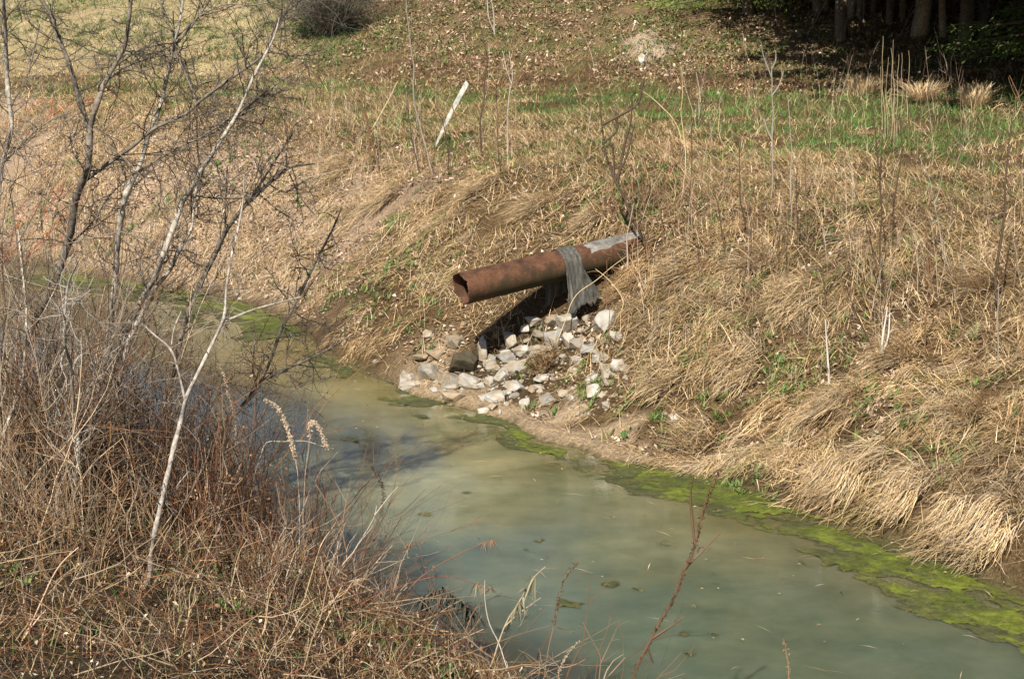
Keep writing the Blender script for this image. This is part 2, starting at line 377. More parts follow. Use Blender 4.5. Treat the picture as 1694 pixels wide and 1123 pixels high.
for px, py, r in [(705, 850, .10), (580, 727, .16), (775, 815, .06), (790, 890, .05), (870, 910, .07), (895, 893, .08), (885, 912, .06), (1010, 966, .11), (1052, 974, .06), (935, 1000, .16), (1130, 1050, .06), (1180, 1053, .11), (1150, 1003, .06), (1380, 985, .12), (660, 670, .16), (700, 690, .12), (1140, 1082, .05), (1100, 900, .08), (745, 690, .1)]:
    g = P(px, py, 20); rr = ray(px, py); g = rr * (-CAMZ / rr[2]); u0, s0 = us(g[0], g[1]); t0 = s0 - shoreF(np.array([u0]))[0]
    algae(u0 - r * 1.6, u0 + r * 1.6, t0 - r * 1.6, t0 + r * 1.6, lambda u, t, x, y: .55 - np.hypot((u - u0) / r, (t - t0) / (r * .8)) + 2.6 * (fbm(u * 11, t * 14, 71, 4) - .5), OL2, (.085, .085, .04), st=.02, z0=.002)
tag(mb.obj('algae', M_algae), 'bright green algae mats floating along the shore', 'algae', kind='stuff')
# ------------------------------------------------------------------ vegetation that nobody could count
STRAW = np.array([[.62, .455, .25], [.52, .365, .185], [.42, .28, .135], [.27, .165, .08], [.48, .37, .25], [.13, .078, .038], [.235, .195, .07], [.60, .465, .30]])
SW = [2.2, 3, 3, 2, 1.6, 1.3, .9, 1.4]
GREEN = np.array([[.055, .145, .024], [.085, .18, .035], [.032, .09, .016], [.12, .17, .045]])
def region(n, u0, u1, t0, t1):
    u = RNG.uniform(u0, u1, n); t = RNG.uniform(t0, t1, n); x, y = xy(u, t + shoreF(u)); return u, t, x, y
def rot(d, a):
    c, s = np.cos(a), np.sin(a); return np.stack([d[:, 0] * c - d[:, 1] * s, d[:, 0] * s + d[:, 1] * c, d[:, 2] * 0], 1)
def down(n, y): # downslope direction of the bank
    return np.tile(np.array([-N2[0], -N2[1], 0.]), (n, 1))
mb = MB()
# --- tufts combed down the bank
n = 7600
u, t, x, y = region(n, -36, -5, .05, 6.2)
sc = np.interp(u, CRU, CRT); nz = fbm(x * .7, y * .7, 81, 3)
dens = np.where(t < sc + .3, 1.0, .35) * sstep(.36, .50, nz + .10) * (.35 + .65 * sstep(.34, .48, fbm(x * 2.2, y * 2.2, 85, 2)))
right = sstep(-20.5, -17.0, u)
dens = dens * (.42 + .58 * right) * np.where((u > -20.6) & (u < -15.6) & (t < 1.5), .10, 1)
dens = np.where((u < -23) & (t < 2.2), dens * .55, dens)
dens *= np.where((np.abs(u - UP) < .55) & (t < 2.6) & (t > .5), .02, 1)
dens *= np.where((np.abs(u + 18.9) < .8) & (t < 2.3) & (t > .3), .12, 1)
k = (RNG.uniform(0, 1, n) < dens) & inview(np.stack([x, y, H(x, y)], 1))
u, t, x, y, nz, right = u[k], t[k], x[k], y[k], nz[k], right[k]; n = len(u)
B = 62; N = n * B
cc = pick(STRAW, n, SW); big = RNG.uniform(0, 1, n) ** 2
sp = .05 + .07 * big
rx = np.repeat(x, B) + RNG.normal(0, 1, N) * np.repeat(sp, B); ry = np.repeat(y, B) + RNG.normal(0, 1, N) * np.repeat(sp, B)
root = np.stack([rx, ry, H(rx, ry) - .01], 1)
d = rot(down(N, ry), np.repeat(RNG.normal(.0, .45, n), B) + RNG.normal(0, .38, N))
L = np.repeat(.12 + .22 * big + .06 * right, B) * RNG.uniform(.3, 1.35, N)
col = jit(np.repeat(cc, B, 0) * .75 + .25 * pick(STRAW, N, SW), N, .3) * np.repeat(.22 + 1.56 * fbm(x * 1.5, y * 1.5, 86, 3), B)[:, None]
gz = np.repeat(fbm(x * 1.6, y * 1.6, 83, 2), B); g = (RNG.uniform(0, 1, N) < sstep(.55, .72, gz) * .25)
col[g] = pick(np.array([[.16, .17, .05], [.11, .16, .04], [.2, .19, .07]]), g.sum())
blades(mb, root, d, L, RNG.uniform(.004, .0095, N), np.repeat(RNG.uniform(.15, .75, n), B) * RNG.uniform(.5, 1.4, N), RNG.uniform(.5, .95, N), np.repeat(RNG.uniform(.35, .8, n), B), col, K=4, lift=.03)
# --- flat thatch everywhere on the bank
N = 210000
u, t, x, y = region(N, -36, -5, .1, 6.5)
z = H(x, y); nz = fbm(x * 1.2, y * 1.2, 84, 3)
k = (RNG.uniform(0, 1, N) < sstep(.3, .5, nz) * np.where((u > -20.6) & (u < -15.4) & (t < .9), .12, .9) * np.where((np.abs(u - UP) < .55) & (t > .5) & (t < 2.4), .1, 1)) & inview(np.stack([x, y, z], 1))
x, y, z = x[k], y[k], z[k]; N = len(x)
blades(mb, np.stack([x, y, z], 1), rot(down(N, y), RNG.normal(0, 1.2, N)), RNG.uniform(.05, .32, N), RNG.uniform(.004, .009, N), RNG.uniform(.0, .3, N), RNG.uniform(.7, 1, N), RNG.uniform(.1, .4, N), jit(pick(STRAW, N, SW), N, .35), K=3, lift=.05)
tag(mb.obj('dry_grass', M_grass, smooth=False), 'tan dead grass combed down the creek bank', 'grass', kind='stuff')
# --- bench: short green and straw turf
mb = MB()
N = 430000
x = RNG.uniform(-16, 13, N); y = RNG.uniform(22, 58, N); u, s = us(x, y); t = s - shoreF(u); sc = np.interp(u, CRU, CRT); z = H(x, y)
hl = y - hill0(x)
hl = hl - 14 * sstep(-2, -6, x) * sstep(0, 1, hl) * 1.0
k = (t > sc - .9) & (hl < 6) & inview(np.stack([x, y, z], 1)) & (RNG.uniform(0, 1, N) < np.clip(1.15 - np.clip(hl, 0, 5) * .2, 0, 1) * np.clip(36 / y, .6, 1))
x, y, z, t, sc, hl = x[k], y[k], z[k], t[k], sc[k], hl[k]; N = len(x)
nz = fbm(x * .55, y * .35, 91, 4); n2_ = fbm(x * 2.2, y * 1.2, 92, 3)
meadow = sstep(-1, 3, y - hill0(x)) * sstep(-2, -6, x)
strip = np.exp(-((hl + 5.0 + 1.6 * (nz - .5)) / 2.7) ** 2)
pg = np.clip(meadow * .6 + strip * 1.6 * sstep(-12, -3, x) + .5 * sstep(.4, .55, nz) * sstep(-6, 0, x) + .45 * sstep(1.5, 5, x) * sstep(.36, .56, fbm(x * .9, y * .7, 97, 3)), 0, .85) * sstep(.36, .52, n2_ + .12 * strip)
green = RNG.uniform(0, 1, N) < pg
col = jit(pick(STRAW, N, SW), N, .22); col[green] = jit(pick(GREEN, green.sum()), green.sum(), .25)
brown = (RNG.uniform(0, 1, N) < np.exp(-((hl + .3) / 1.3) ** 2) * .75 * sstep(.4, .55, fbm(x * .5, y * .5, 93, 3) + .08)) & ~green
col[brown] = jit(pick([[.24, .125, .065], [.30, .16, .085], [.19, .105, .055]], brown.sum()), brown.sum(), .2)
L = np.where(green, RNG.uniform(.1, .26, N), RNG.uniform(.1, .34, N))
a = RNG.uniform(0, 6.28, N)
col = col * (.5 + 1.0 * fbm(x * 1.1, y * .8, 94, 3))[:, None]
blades(mb, np.stack([x, y, z], 1), np.stack([np.cos(a), np.sin(a), a * 0], 1), L, RNG.uniform(.004, .0095, N), np.where(green, RNG.uniform(.6, 1, N), RNG.uniform(.1, .8, N)), RNG.uniform(.25, .8, N), RNG.uniform(.1, .5, N), col, K=3, lift=.02)
tag(mb.obj('turf', M_grass, smooth=False), 'short green and straw turf on the level strip above the bank', 'turf', kind='stuff')
# --- leaf litter
mb = MB()
def leaves(x, y, size, col, lift=.03):
    N = len(x); z = H(x, y) + RNG.uniform(.005, lift, N); a = RNG.uniform(0, 6.28, N); tl = RNG.normal(0, .5, (N, 2))
    e1 = np.stack([np.cos(a), np.sin(a), tl[:, 0]], 1); e2 = np.stack([-np.sin(a), np.cos(a), tl[:, 1]], 1)
    c0 = np.stack([x, y, z], 1); s = size[:, None]
    b1 = np.stack([x * 0, x * 0, RNG.uniform(-.3, .5, N) * size], 1)
    V = np.stack([c0 - e1 * s, c0 + e2 * s * .55 + b1, c0 + e1 * s, c0 - e2 * s * .55 + b1], 1).reshape(-1, 3)
    mb.add(V, np.arange(N * 4).reshape(N, 4), np.repeat(col, 4, 0))
LEAF = np.array([[.40, .29, .20], [.27, .175, .10], [.18, .11, .06], [.50, .39, .29], [.10, .065, .035], [.31, .20, .11], [.13, .085, .05]])
N = 190000
x = RNG.uniform(-13, 13, N); y = RNG.uniform(30, 56, N); hl = y - hill0(x); z = H(x, y)
k = (hl > -2.5) & inview(np.stack([x, y, z], 1)) & (RNG.uniform(0, 1, N) < sstep(.28, .48, fbm(x * .8, y * .8, 95, 3)) * sstep(-2.5, 1, hl) * (.12 + .88 * sstep(-6.5, -2.5, x)))
k &= ~((((x - 2.54) / .42) ** 2 + ((y - 38.9) / .65) ** 2 + 1.6 * (fbm(x * 3, y * 3, 38, 2) - .5) < 1) & (RNG.uniform(0, 1, N) < .93))
x, y = x[k], y[k]; N = len(x); leaves(x, y, RNG.uniform(.015, .045, N), jit(pick(LEAF, N), N, .25), .05)
N = 60000
u, t, x, y = region(N, -34, -7, .2, 5); k = inview(np.stack([x, y, H(x, y)], 1)) & (RNG.uniform(0, 1, N) < sstep(.42, .6, fbm(x * 1.3, y * 1.3, 96, 3) + .15 * sstep(-22.5, -25, u)))
x, y = x[k], y[k]; N = len(x); leaves(x, y, RNG.uniform(.012, .035, N), jit(pick(np.concatenate([LEAF, [[.55, .45, .36]]]), N), N, .2), .04)
N = 9000
x = RNG.uniform(-6, 1.5, N); y = RNG.uniform(8.5, 24, N); u, s = us(x, y); q = shoreN(u) - s; k = (q > .1) & (q < 7); x, y = x[k], y[k]; N = len(x)
leaves(x, y, RNG.uniform(.008, .02, N), jit(pick(np.concatenate([LEAF, [[.50, .42, .32]]]), N), N, .3), .22)
tag(mb.obj('leaf_litter', M_leaf, smooth=False), 'fallen brown leaves scattered over the hillside and banks', 'leaves', kind='stuff')
# --- small green weeds
mb = MB()
def weeds(n, fx, r, hgt, per, pal):
    x, y = fx(n); k = inview(np.stack([x, y, H(x, y)], 1)); x, y = x[k], y[k]; n = len(x); N = n * per
    rr = np.repeat(r * RNG.uniform(.5, 1.4, n), per); a = RNG.uniform(0, 6.28, N); d = np.stack([np.cos(a), np.sin(a), a * 0], 1); off = rr * RNG.uniform(0, 1, N)
    X_ = np.repeat(x, per) + d[:, 0] * off; Y_ = np.repeat(y, per) + d[:, 1] * off
    blades(mb, np.stack([X_, Y_, H(X_, Y_)], 1), d, RNG.uniform(.5, 1.2, N) * hgt, RNG.uniform(.012, .03, N), RNG.uniform(.4, .9, N), RNG.uniform(.3, .9, N), RNG.uniform(0, .4, N), jit(np.repeat(pick(pal, n), per, 0), N, .25), K=3, lift=.03)
GP = [[.075, .15, .03], [.10, .17, .035], [.055, .11, .02], [.12, .16, .04], [.14, .155, .05]]
def bankw(n):
    u, t, x, y = region(n, -34, -6, .3, 6); k = RNG.uniform(0, 1, n) < sstep(.46, .62, fbm(x * .9, y * .9, 101, 3)) * np.where((np.abs(u - UP) < .6) & (t < 2.6), 0, 1); return x[k], y[k]
weeds(4200, bankw, .06, .055, 10, GP)
def hillw(n):
    x = RNG.uniform(-14, 9, n); y = RNG.uniform(36, 55, n); hl = y - hill0(x); k = (hl > 0) & (RNG.uniform(0, 1, n) < sstep(.42, .6, fbm(x * .7, y * .7, 102, 3))); return x[k], y[k]
weeds(13000, hillw, .13, .10, 11, [[.09, .13, .03], [.12, .15, .045], [.06, .10, .022], [.15, .16, .06]])
def spots(n):
    px = [(1240, 480), (1180, 560), (1140, 560), (985, 640), (975, 655), (1280, 640), (1320, 640), (1215, 790), (1250, 800), (1040, 660), (1095, 720), (1290, 625), (640, 385), (880, 600), (1380, 590), (1460, 640), (1300, 655), (1440, 470), (1500, 450), (1220, 810), (950, 200), (1180, 640), (655, 370), (700, 400), (1410, 650), (1420, 690), (1550, 760), (1590, 560), (1180, 480), (1160, 500)]
    g = np.array([G(*p) for p in px]); g = np.repeat(g, 8, 0); return g[:, 0] + RNG.normal(0, .11, len(g)), g[:, 1] + RNG.normal(0, .16, len(g))
weeds(0, spots, .07, .09, 12, GP)
def nearw(n):
    x = RNG.uniform(-5, .5, n); y = RNG.uniform(10, 17, n); u, s = us(x, y); q = shoreN(u) - s; k = (q > .5) & (RNG.uniform(0, 1, n) < sstep(.4, .6, fbm(x * 1.1, y * 1.1, 103, 2))); return x[k], y[k]
weeds(700, nearw, .08, .10, 12, GP)
tag(mb.obj('green_weeds', M_green, smooth=False), 'small green weeds sprouting through the dead grass', 'weeds', kind='stuff')
# --- undergrowth of the near bank
mb = MB()
def wander(p0, d0, L, K, wig, up=0.0):
    N = len(p0); P_ = np.zeros((N, K, 3)); P_[:, 0] = p0; d = norm(d0)
    for k in range(1, K):
        d = norm(d + RNG.normal(0, wig, (N, 3)) + np.array([0, 0, up])); P_[:, k] = P_[:, k - 1] + d * (L / (K - 1))[:, None]
    return P_
def brush(mb, p0, d0, L, rad, col, wig=.16, K=6, sub=3, subL=.35, sides=3, up=0., subr=.6):
    N = len(p0); Q_ = wander(p0, d0, L, K, wig, up); tp = np.linspace(1, .35, K)[None]
    v, f = vtubes(Q_, rad[:, None] * tp, sides); mb.add(v, f, np.repeat(col, K * sides, 0))
    if sub:
        M = N * sub; ii = np.repeat(np.arange(N), sub); kk = RNG.integers(1, K - 1, M); fr = RNG.uniform(0, 1, M)[:, None]
        b0 = Q_[ii, kk] * (1 - fr) + Q_[ii, kk + 1] * fr; dd = norm(Q_[ii, kk + 1] - Q_[ii, kk]); dd = norm(dd + RNG.normal(0, .55, (M, 3)))
        S = wander(b0, dd, L[ii] * subL * RNG.uniform(.4, 1.2, M), 4, wig * 1.3, up); v, f = vtubes(S, (rad[ii] * subr)[:, None] * np.linspace(1, .4, 4)[None], 3)
        mb.add(v, f, np.repeat(jit(col[ii], M, .2), 12, 0))
    return Q_
BRUSH = np.array([[.19, .085, .045], [.27, .13, .06], [.10, .055, .035], [.40, .31, .21], [.33, .21, .11], [.52, .41, .27], [.07, .042, .03], [.42, .35, .28], [.05, .03, .02], [.12, .06, .03]]) * np.array([.60, .55, .48])
def nearpts(n, x0, x1, y0, y1, q0, q1):
    x = RNG.uniform(x0, x1, n); y = RNG.uniform(y0, y1, n); u, s = us(x, y); q = shoreN(u) - s; k = (q > q0) & (q < q1); return x[k], y[k], q[k]
x, y, q = nearpts(8500, -6.5, .6, 10.2, 23, .02, 5.5)
k = RNG.uniform(0, 1, len(x)) < .25 + .75 * sstep(.35, .55, fbm(x * 1.2, y * 1.2, 111, 2)); x, y, q = x[k], y[k], q[k]; N = len(x)
hgt = (.20 + .95 * sstep(.3, 2.4, q) * sstep(11.0, 14.6, y)) * RNG.uniform(.45, 1.25, N)
d = RNG.normal(0, .42, (N, 3)); d[:, 2] = 1
kk_ = RNG.uniform(0, 1, N) < .62; x, y, d, hgt = x[kk_], y[kk_], d[kk_], hgt[kk_]; N = len(x)
brush(mb, np.stack([x, y, H(x, y)], 1), d, hgt, RNG.uniform(.0022, .0058, N), jit(pick(BRUSH, N), N, .3), .22, 6, 2, .45)
# lying stems
x, y, q = nearpts(2900, -6, .8, 10.2, 20, .0, 5); N = len(x); d = RNG.normal(0, 1, (N, 3)); d[:, 2] = RNG.uniform(.05, .45, N)
brush(mb, np.stack([x, y, H(x, y) + RNG.uniform(0, .2, N)], 1), d, RNG.uniform(.25, .9, N), RNG.uniform(.002, .0055, N), jit(pick(BRUSH, N), N, .25), .15, 5, 1, .4)
# dead grass in it
x, y, q = nearpts(30000, -6, .8, 10, 20, .0, 5); N = len(x); a = RNG.uniform(0, 6.28, N)
gcol = jit(pick(np.concatenate([STRAW * .65, BRUSH, BRUSH * .6]), N), N, .25); gg = RNG.uniform(0, 1, N) < .07; gcol[gg] = pick(GREEN, gg.sum())
blades(mb, np.stack([x, y, H(x, y)], 1), np.stack([np.cos(a), np.sin(a), a * 0], 1), RNG.uniform(.1, .38, N), RNG.uniform(.003, .007, N), RNG.uniform(.3, 1, N), RNG.uniform(.3, .9, N), RNG.uniform(0, .5, N), gcol, K=4, lift=.05)
tag(mb.obj('undergrowth', M_stem, smooth=False), 'tangled red-brown and straw undergrowth on the near bank', 'undergrowth', kind='stuff')
# --- fine dead weeds standing on the far bank
mb = MB()
def bankpx(n, px0, px1, py0, py1):
    return np.array([G(RNG.uniform(px0, px1), RNG.uniform(py0, py1)) for _ in range(n)])
for n, bx, hh, pal, wd in [(110, (1000, 1170, 215, 395), .42, [[.30, .17, .09], [.24, .13, .075], [.38, .27, .17]], .3), (60, (1150, 1330, 260, 420), .4, [[.34, .23, .13], [.24, .15, .085]], .3), (70, (560, 860, 170, 300), .4, [[.34, .23, .13], [.26, .16, .09], [.42, .32, .22]], .3), (120, (1330, 1694, 300, 560), .4, [[.36, .26, .15], [.24, .15, .08], [.44, .33, .2]], .35), (90, (1200, 1694, 560, 800), .32, [[.34, .23, .12], [.26, .15, .08]], .5), (60, (380, 640, 150, 330), .35, [[.30, .18, .1], [.4, .29, .18]], .35), (40, (1000, 1080, 420, 520), .4, [[.40, .27, .15], [.32, .19, .1]], .5), (120, (1200, 1694, 130, 240), .35, [[.46, .36, .22], [.36, .27, .15]], .3), (70, (20, 420, 30, 200), .5, [[.26, .15, .09], [.36, .26, .17]], .4)]:
    g = bankpx(n, *bx); d = RNG.normal(0, wd, (n, 3)); d[:, 2] = 1
    brush(mb, g, d, hh * RNG.uniform(.5, 1.3, n), RNG.uniform(.0022, .0042, n), jit(pick(pal, n), n, .25), .17, 5, 3, .5)
tag(mb.obj('dead_weeds', M_stem, smooth=False), 'fine brown dead weed stems standing all over the far bank', 'weeds', kind='stuff')

# hair-thin taller stems of the far bank and bench
mb = MB(); n = 640
px = RNG.uniform(380, 1694, n); py = RNG.uniform(120, 600, n); py = np.where(px < 700, RNG.uniform(170, 300, n), py)
k = ~((px > 720) & (px < 1060) & (py > 330)); g = np.array([G(a, b_) for a, b_ in zip(px[k], py[k])]); n = len(g)
d = RNG.normal(0, .13, (n, 3)); d[:, 2] = 1
brush(mb, g, d, RNG.uniform(.3, 1.2, n), RNG.uniform(.002, .0042, n), jit(pick([[.12, .07, .04], [.2, .13, .08], [.36, .29, .22], [.07, .045, .03]], n), n, .25), .07, 8, 4, .22)
tag(mb.obj('thin_stems', M_stem, smooth=False), 'hair-thin bare stems standing all over the slope and bench', 'stems', kind='stuff')
# straw, leaves and scum afloat
mb = MB(); n = 750
u = RNG.uniform(-30, -9, n); f_ = RNG.uniform(0, 1, n) ** 3.2; t = -f_ * 3.8 - .03; x, y = xy(u, t + shoreF(u)); a = RNG.uniform(0, 6.28, n); L = RNG.uniform(.02, .14, n); w_ = RNG.uniform(.002, .005, n)
lf = RNG.uniform(0, 1, n) < .4; L = np.where(lf, RNG.uniform(.008, .022, n), L); w_ = np.where(lf, L * .6, w_)
e1 = np.stack([np.cos(a), np.sin(a), 0 * a], 1) * L[:, None]; e2 = np.stack([-np.sin(a), np.cos(a), 0 * a], 1) * w_[:, None]; c0 = np.stack([x, y, RNG.uniform(.02, .028, n)], 1)
V = np.stack([c0 - e1, c0 + e2 + [0, 0, .006], c0 + e1, c0 - e2 + [0, 0, .006]], 1).reshape(-1, 3); mb.add(V, np.arange(n * 4).reshape(-1, 4), np.repeat(jit(pick([[.42, .33, .2], [.2, .13, .07], [.1, .08, .04], [.3, .26, .14]], n), n, .3), 4, 0))
tag(mb.obj('floating_debris', M_leaf, smooth=False), 'bits of straw and leaf floating on the creek', 'debris', kind='stuff')
# ------------------------------------------------------------------ the pipe
PR = .183
me_ = G(1040, 415); mouth = P(762, 478, me_[1] - 1.16); emb = np.array([mouth[0] + N2[0] * 2.22, mouth[1] + N2[1] * 2.22, 0]); emb[2] = P(1040, 414, emb[1])[2]
axv = norm(emb - mouth)
def pipe_frame():
    X_ = Vector(axv); Y_ = Vector((0, 0, 1)).cross(X_).normalized(); Z_ = X_.cross(Y_)
    m = Matrix((X_, Y_, Z_)).transposed().to_4x4(); m.translation = Vector(mouth); return m
PM = pipe_frame()
mb = MB(); nA = 64; xs = np.concatenate([np.linspace(0, .12, 7), np.linspace(.2, 3.3, 32)]); an = np.arange(nA) * 2 * np.pi / nA
rim = .012 * np.sin(an * 5 + 1) + .015 * (vnoise(an * 3.2, an * 0, 7) - .5) + .02 * (vnoise(an * 9, an * 0, 9) - .5)
# rim rusted away on the far lower side
rim = rim + .05 * np.exp(-((((an - 5.35 + np.pi) % (2 * np.pi)) - np.pi) / .55) ** 2)
def ringv(r, inner):
    V = []
    for x in xs:
        rr = r * (1 + .006 * np.sin(an * 2 + x * 2) - .05 * np.clip(fbm(an * 1.2 + 0 * x, an * 0 + x * 2.2, 79, 2) - .55, 0, 1) + .007 * np.exp(-((x - 1.15) / .03) ** 2) * (not inner))
        V.append(np.stack([x + rim * np.clip(1 - x / .25, 0, 1), np.cos(an) * rr, np.sin(an) * rr], 1))
    return np.concatenate(V)
vo = ringv(PR, False); vi = ringv(PR - .014, True); n = len(xs)
a_ = np.arange(n - 1)[:, None] * nA; j = np.arange(nA)[None]; j2 = (j + 1) % nA
fo = np.stack([a_ + j, a_ + nA + j, a_ + nA + j2, a_ + j2], -1).reshape(-1, 4); fi = fo[:, ::-1] + len(vo)
jj = np.arange(nA); fr = np.stack([jj, (jj + 1) % nA, len(vo) + (jj + 1) % nA, len(vo) + jj], 1)
mb.add(np.concatenate([vo, vi]), np.concatenate([fo, fi, fr]), (.2, .1, .05))
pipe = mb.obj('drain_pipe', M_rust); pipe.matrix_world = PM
tag(pipe, 'rusty steel drain pipe jutting out of the bank above the rocks', 'pipe')
# ------------------------------------------------------------------ fabric hung over the pipe
def pw(l): return np.array(PM @ Vector(l))
mb = MB(); nu, nv = 26, 46
V = np.zeros((nv, nu, 3)); R_ = PR + .012
tops = 1.40; wid_top = .22
for i in range(nv):
    f = i / (nv - 1)              # 0 near hem .. 1 far hem
    for k in range(nu):
        g = k / (nu - 1)
        if f < .42:               # near flap, fanning out towards its hem
            h = 1 - f / .42
            x = tops + (g - .5) * (wid_top + .24 * h) + .07 * h
            pleat = .010 * h * math.sin(g * 41 + .8) + .014 * h * math.sin(g * 13) + .008 * h * math.sin(g * 67 + 2)
            y = -(R_ + .012 + pleat + .05 * h * h); z = -.02 - h * (.47 + .02 * math.sin(g * 9 + h) + .03 * (1 - g) - .10 * g * g)
            if h < .12: y = -(R_ + .008)
        elif f < .66:
            a = (f - .42) / .24 * math.pi
            x = tops + (g - .5) * wid_top; rr = R_ + .004 * math.sin(g * 20)
            y = -math.cos(a) * rr; z = math.sin(a) * rr
        else:
            h = (f - .66) / .34
            x = tops - .05 * h + (g - .5) * (wid_top + .12 * h); y = R_ + .01 * h * math.sin(g * 18); z = -h * (.58 + .03 * math.sin(g * 7))
        nz_ = float(fbm(np.array([g * 5.0 + 3]), np.array([f * 9.0]), 77, 3)[0]) - .5; hem = max(0, 1 - f / .08) + max(0, (f - .95) / .05)
        rg_ = float(vnoise(np.array([g * 17.0]), np.array([1.0 if f < .5 else 2.0]), 78)[0]) - .5
        away = -1 if f < .42 else (1 if f > .66 else 0)
        V[i, k] = pw((x + .03 * nz_, y + away * .05 * abs(nz_), z + .10 * hem * rg_ + (.012 * abs(nz_) if away == 0 else 0)))
idx = np.arange(nv * nu).reshape(nv, nu)
F = np.stack([idx[:-1, :-1], idx[:-1, 1:], idx[1:, 1:], idx[1:, :-1]], -1).reshape(-1, 4)
mb.add(V.reshape(-1, 3), F, (.1, .1, .09))
fab = mb.obj('filter_cloth', M_fabric, base=pw((tops, 0, PR)))
so = fab.modifiers.new('Solidify', 'SOLIDIFY'); so.thickness = .006
tag(fab, 'grey filter cloth draped over the rusty pipe, its flaps hanging down', 'cloth')
# ------------------------------------------------------------------ white stake
g = G(718, 247); d = g[1]
a = P(716, 252, d); b_ = P(773, 137, d + .12)
mb = MB(); ax = norm(b_ - a); sd = norm(np.cross(ax, [0, 1, .2])); nn = np.cross(sd, ax); Lw = np.linalg.norm(b_ - a)
K = 14; V = []
for i in range(K):
    f = i / (K - 1); c0 = a + ax * (Lw * f); w = .010 + .023 * min(1, f * 1.25); th = .018
    w *= 1 + .05 * math.sin(i * 2.3); bend = sd * (.02 * math.sin(f * 3.1))
    for sx, sy in ((-1, -1), (1, -1), (1, 1), (-1, 1)): V.append(c0 + bend + sd * w * sx + nn * th * sy + (ax * (.02 * sx) if i == K - 1 else 0))
V = np.array(V); k = np.arange(K - 1)[:, None] * 4; j = np.arange(4)[None]; j2 = (j + 1) % 4
F = np.stack([k + j, k + j2, k + 4 + j2, k + 4 + j], -1).reshape(-1, 4)
F = np.concatenate([F, [[4 * K - 4, 4 * K - 3, 4 * K - 2, 4 * K - 1], [3, 2, 1, 0]]])
mb.add(V, F, (.40, .385, .35)); st = mb.obj('wooden_stake', M_wood, base=a, smooth=False)
tag(st, 'whitish wooden stake leaning right at the top of the bank', 'stake')
# ------------------------------------------------------------------ rocks
RS = 1.1
TONE = dict(white=(.315, .298, .262), bright=(.40, .38, .34), grey=(.21, .20, .175), dark=(.055, .047, .03), tan=(.28, .245, .19), mud=(.26, .20, .135), blue=(.235, .228, .21))
def rock(px, py, w, h, tone, label, flat=None, lift=.22, group='limestone rocks heaped below the pipe', tilt=0, dpt=None):
    g = G(px, py + h * .30); s = math.hypot(g[1], 0) / FPX * 1.03
    W, Hh = w * s * .5 * RS, h * s * .5 * RS; D = (W + Hh) * .55 if dpt is None else dpt
    bm = bmesh.new(); npt = 17
    p = RNG.normal(0, 1, (npt, 3)); p = norm(p); p = np.sign(p) * np.abs(p) ** .85 * RNG.uniform(.75, 1.1, (npt, 1)); p = p / np.max(np.abs(p), axis=0) * 1.08
    for q in p: bm.verts.new(q)
    r = bmesh.ops.convex_hull(bm, input=bm.verts[:])
    bmesh.ops.delete(bm, geom=[v for v in bm.verts if not v.link_faces], context='VERTS')
    bmesh.ops.dissolve_limit(bm, angle_limit=.28, verts=bm.verts[:], edges=bm.edges[:])
    bmesh.ops.bevel(bm, geom=bm.edges[:], offset=.07, segments=2, profile=.6, affect='EDGES', clamp_overlap=True)
    bmesh.ops.triangulate(bm, faces=bm.faces[:])
    bmesh.ops.subdivide_edges(bm, edges=[e for e in bm.edges if e.calc_length() > .35], cuts=2)
    bmesh.ops.triangulate(bm, faces=bm.faces[:])
    V = np.array([v.co[:] for v in bm.verts]); bm.verts.ensure_lookup_table()
    for i, v in enumerate(bm.verts): v.index = i
    F = np.array([[v.index for v in f.verts] for f in bm.faces]); bm.free()
    sd = RNG.uniform(0, 99)
    V = V * (1 + .30 * (fbm(V[:, 0] * 2.2 + sd, V[:, 1] * 2.2 + V[:, 2] * 1.9, 3, 4) - .5)[:, None])
    V = V * np.array([W, D, Hh]); ca, sa = math.cos(tilt), math.sin(tilt)
    V = np.stack([V[:, 0] * ca - V[:, 2] * sa, V[:, 1], V[:, 0] * sa + V[:, 2] * ca], 1)
    c0 = np.array([g[0], g[1], g[2] + Hh * lift])
    base = np.array(TONE[tone]) * RNG.uniform(.88, 1.1); 
    st_ = fbm(V[:, 0] / W * 1.7 + sd, V[:, 2] / Hh * 1.7, 4, 3)[:, None]
    col = lerp(base, np.array([.22, .16, .095]), sstep(.42, .66, st_) * (.1 if tone == 'dark' else .7))
    mb = MB(); mb.add(V + c0, F, col); o = mb.obj('rock', M_rock, base=c0, smooth=False)
    return tag(o, label, 'rock', group)
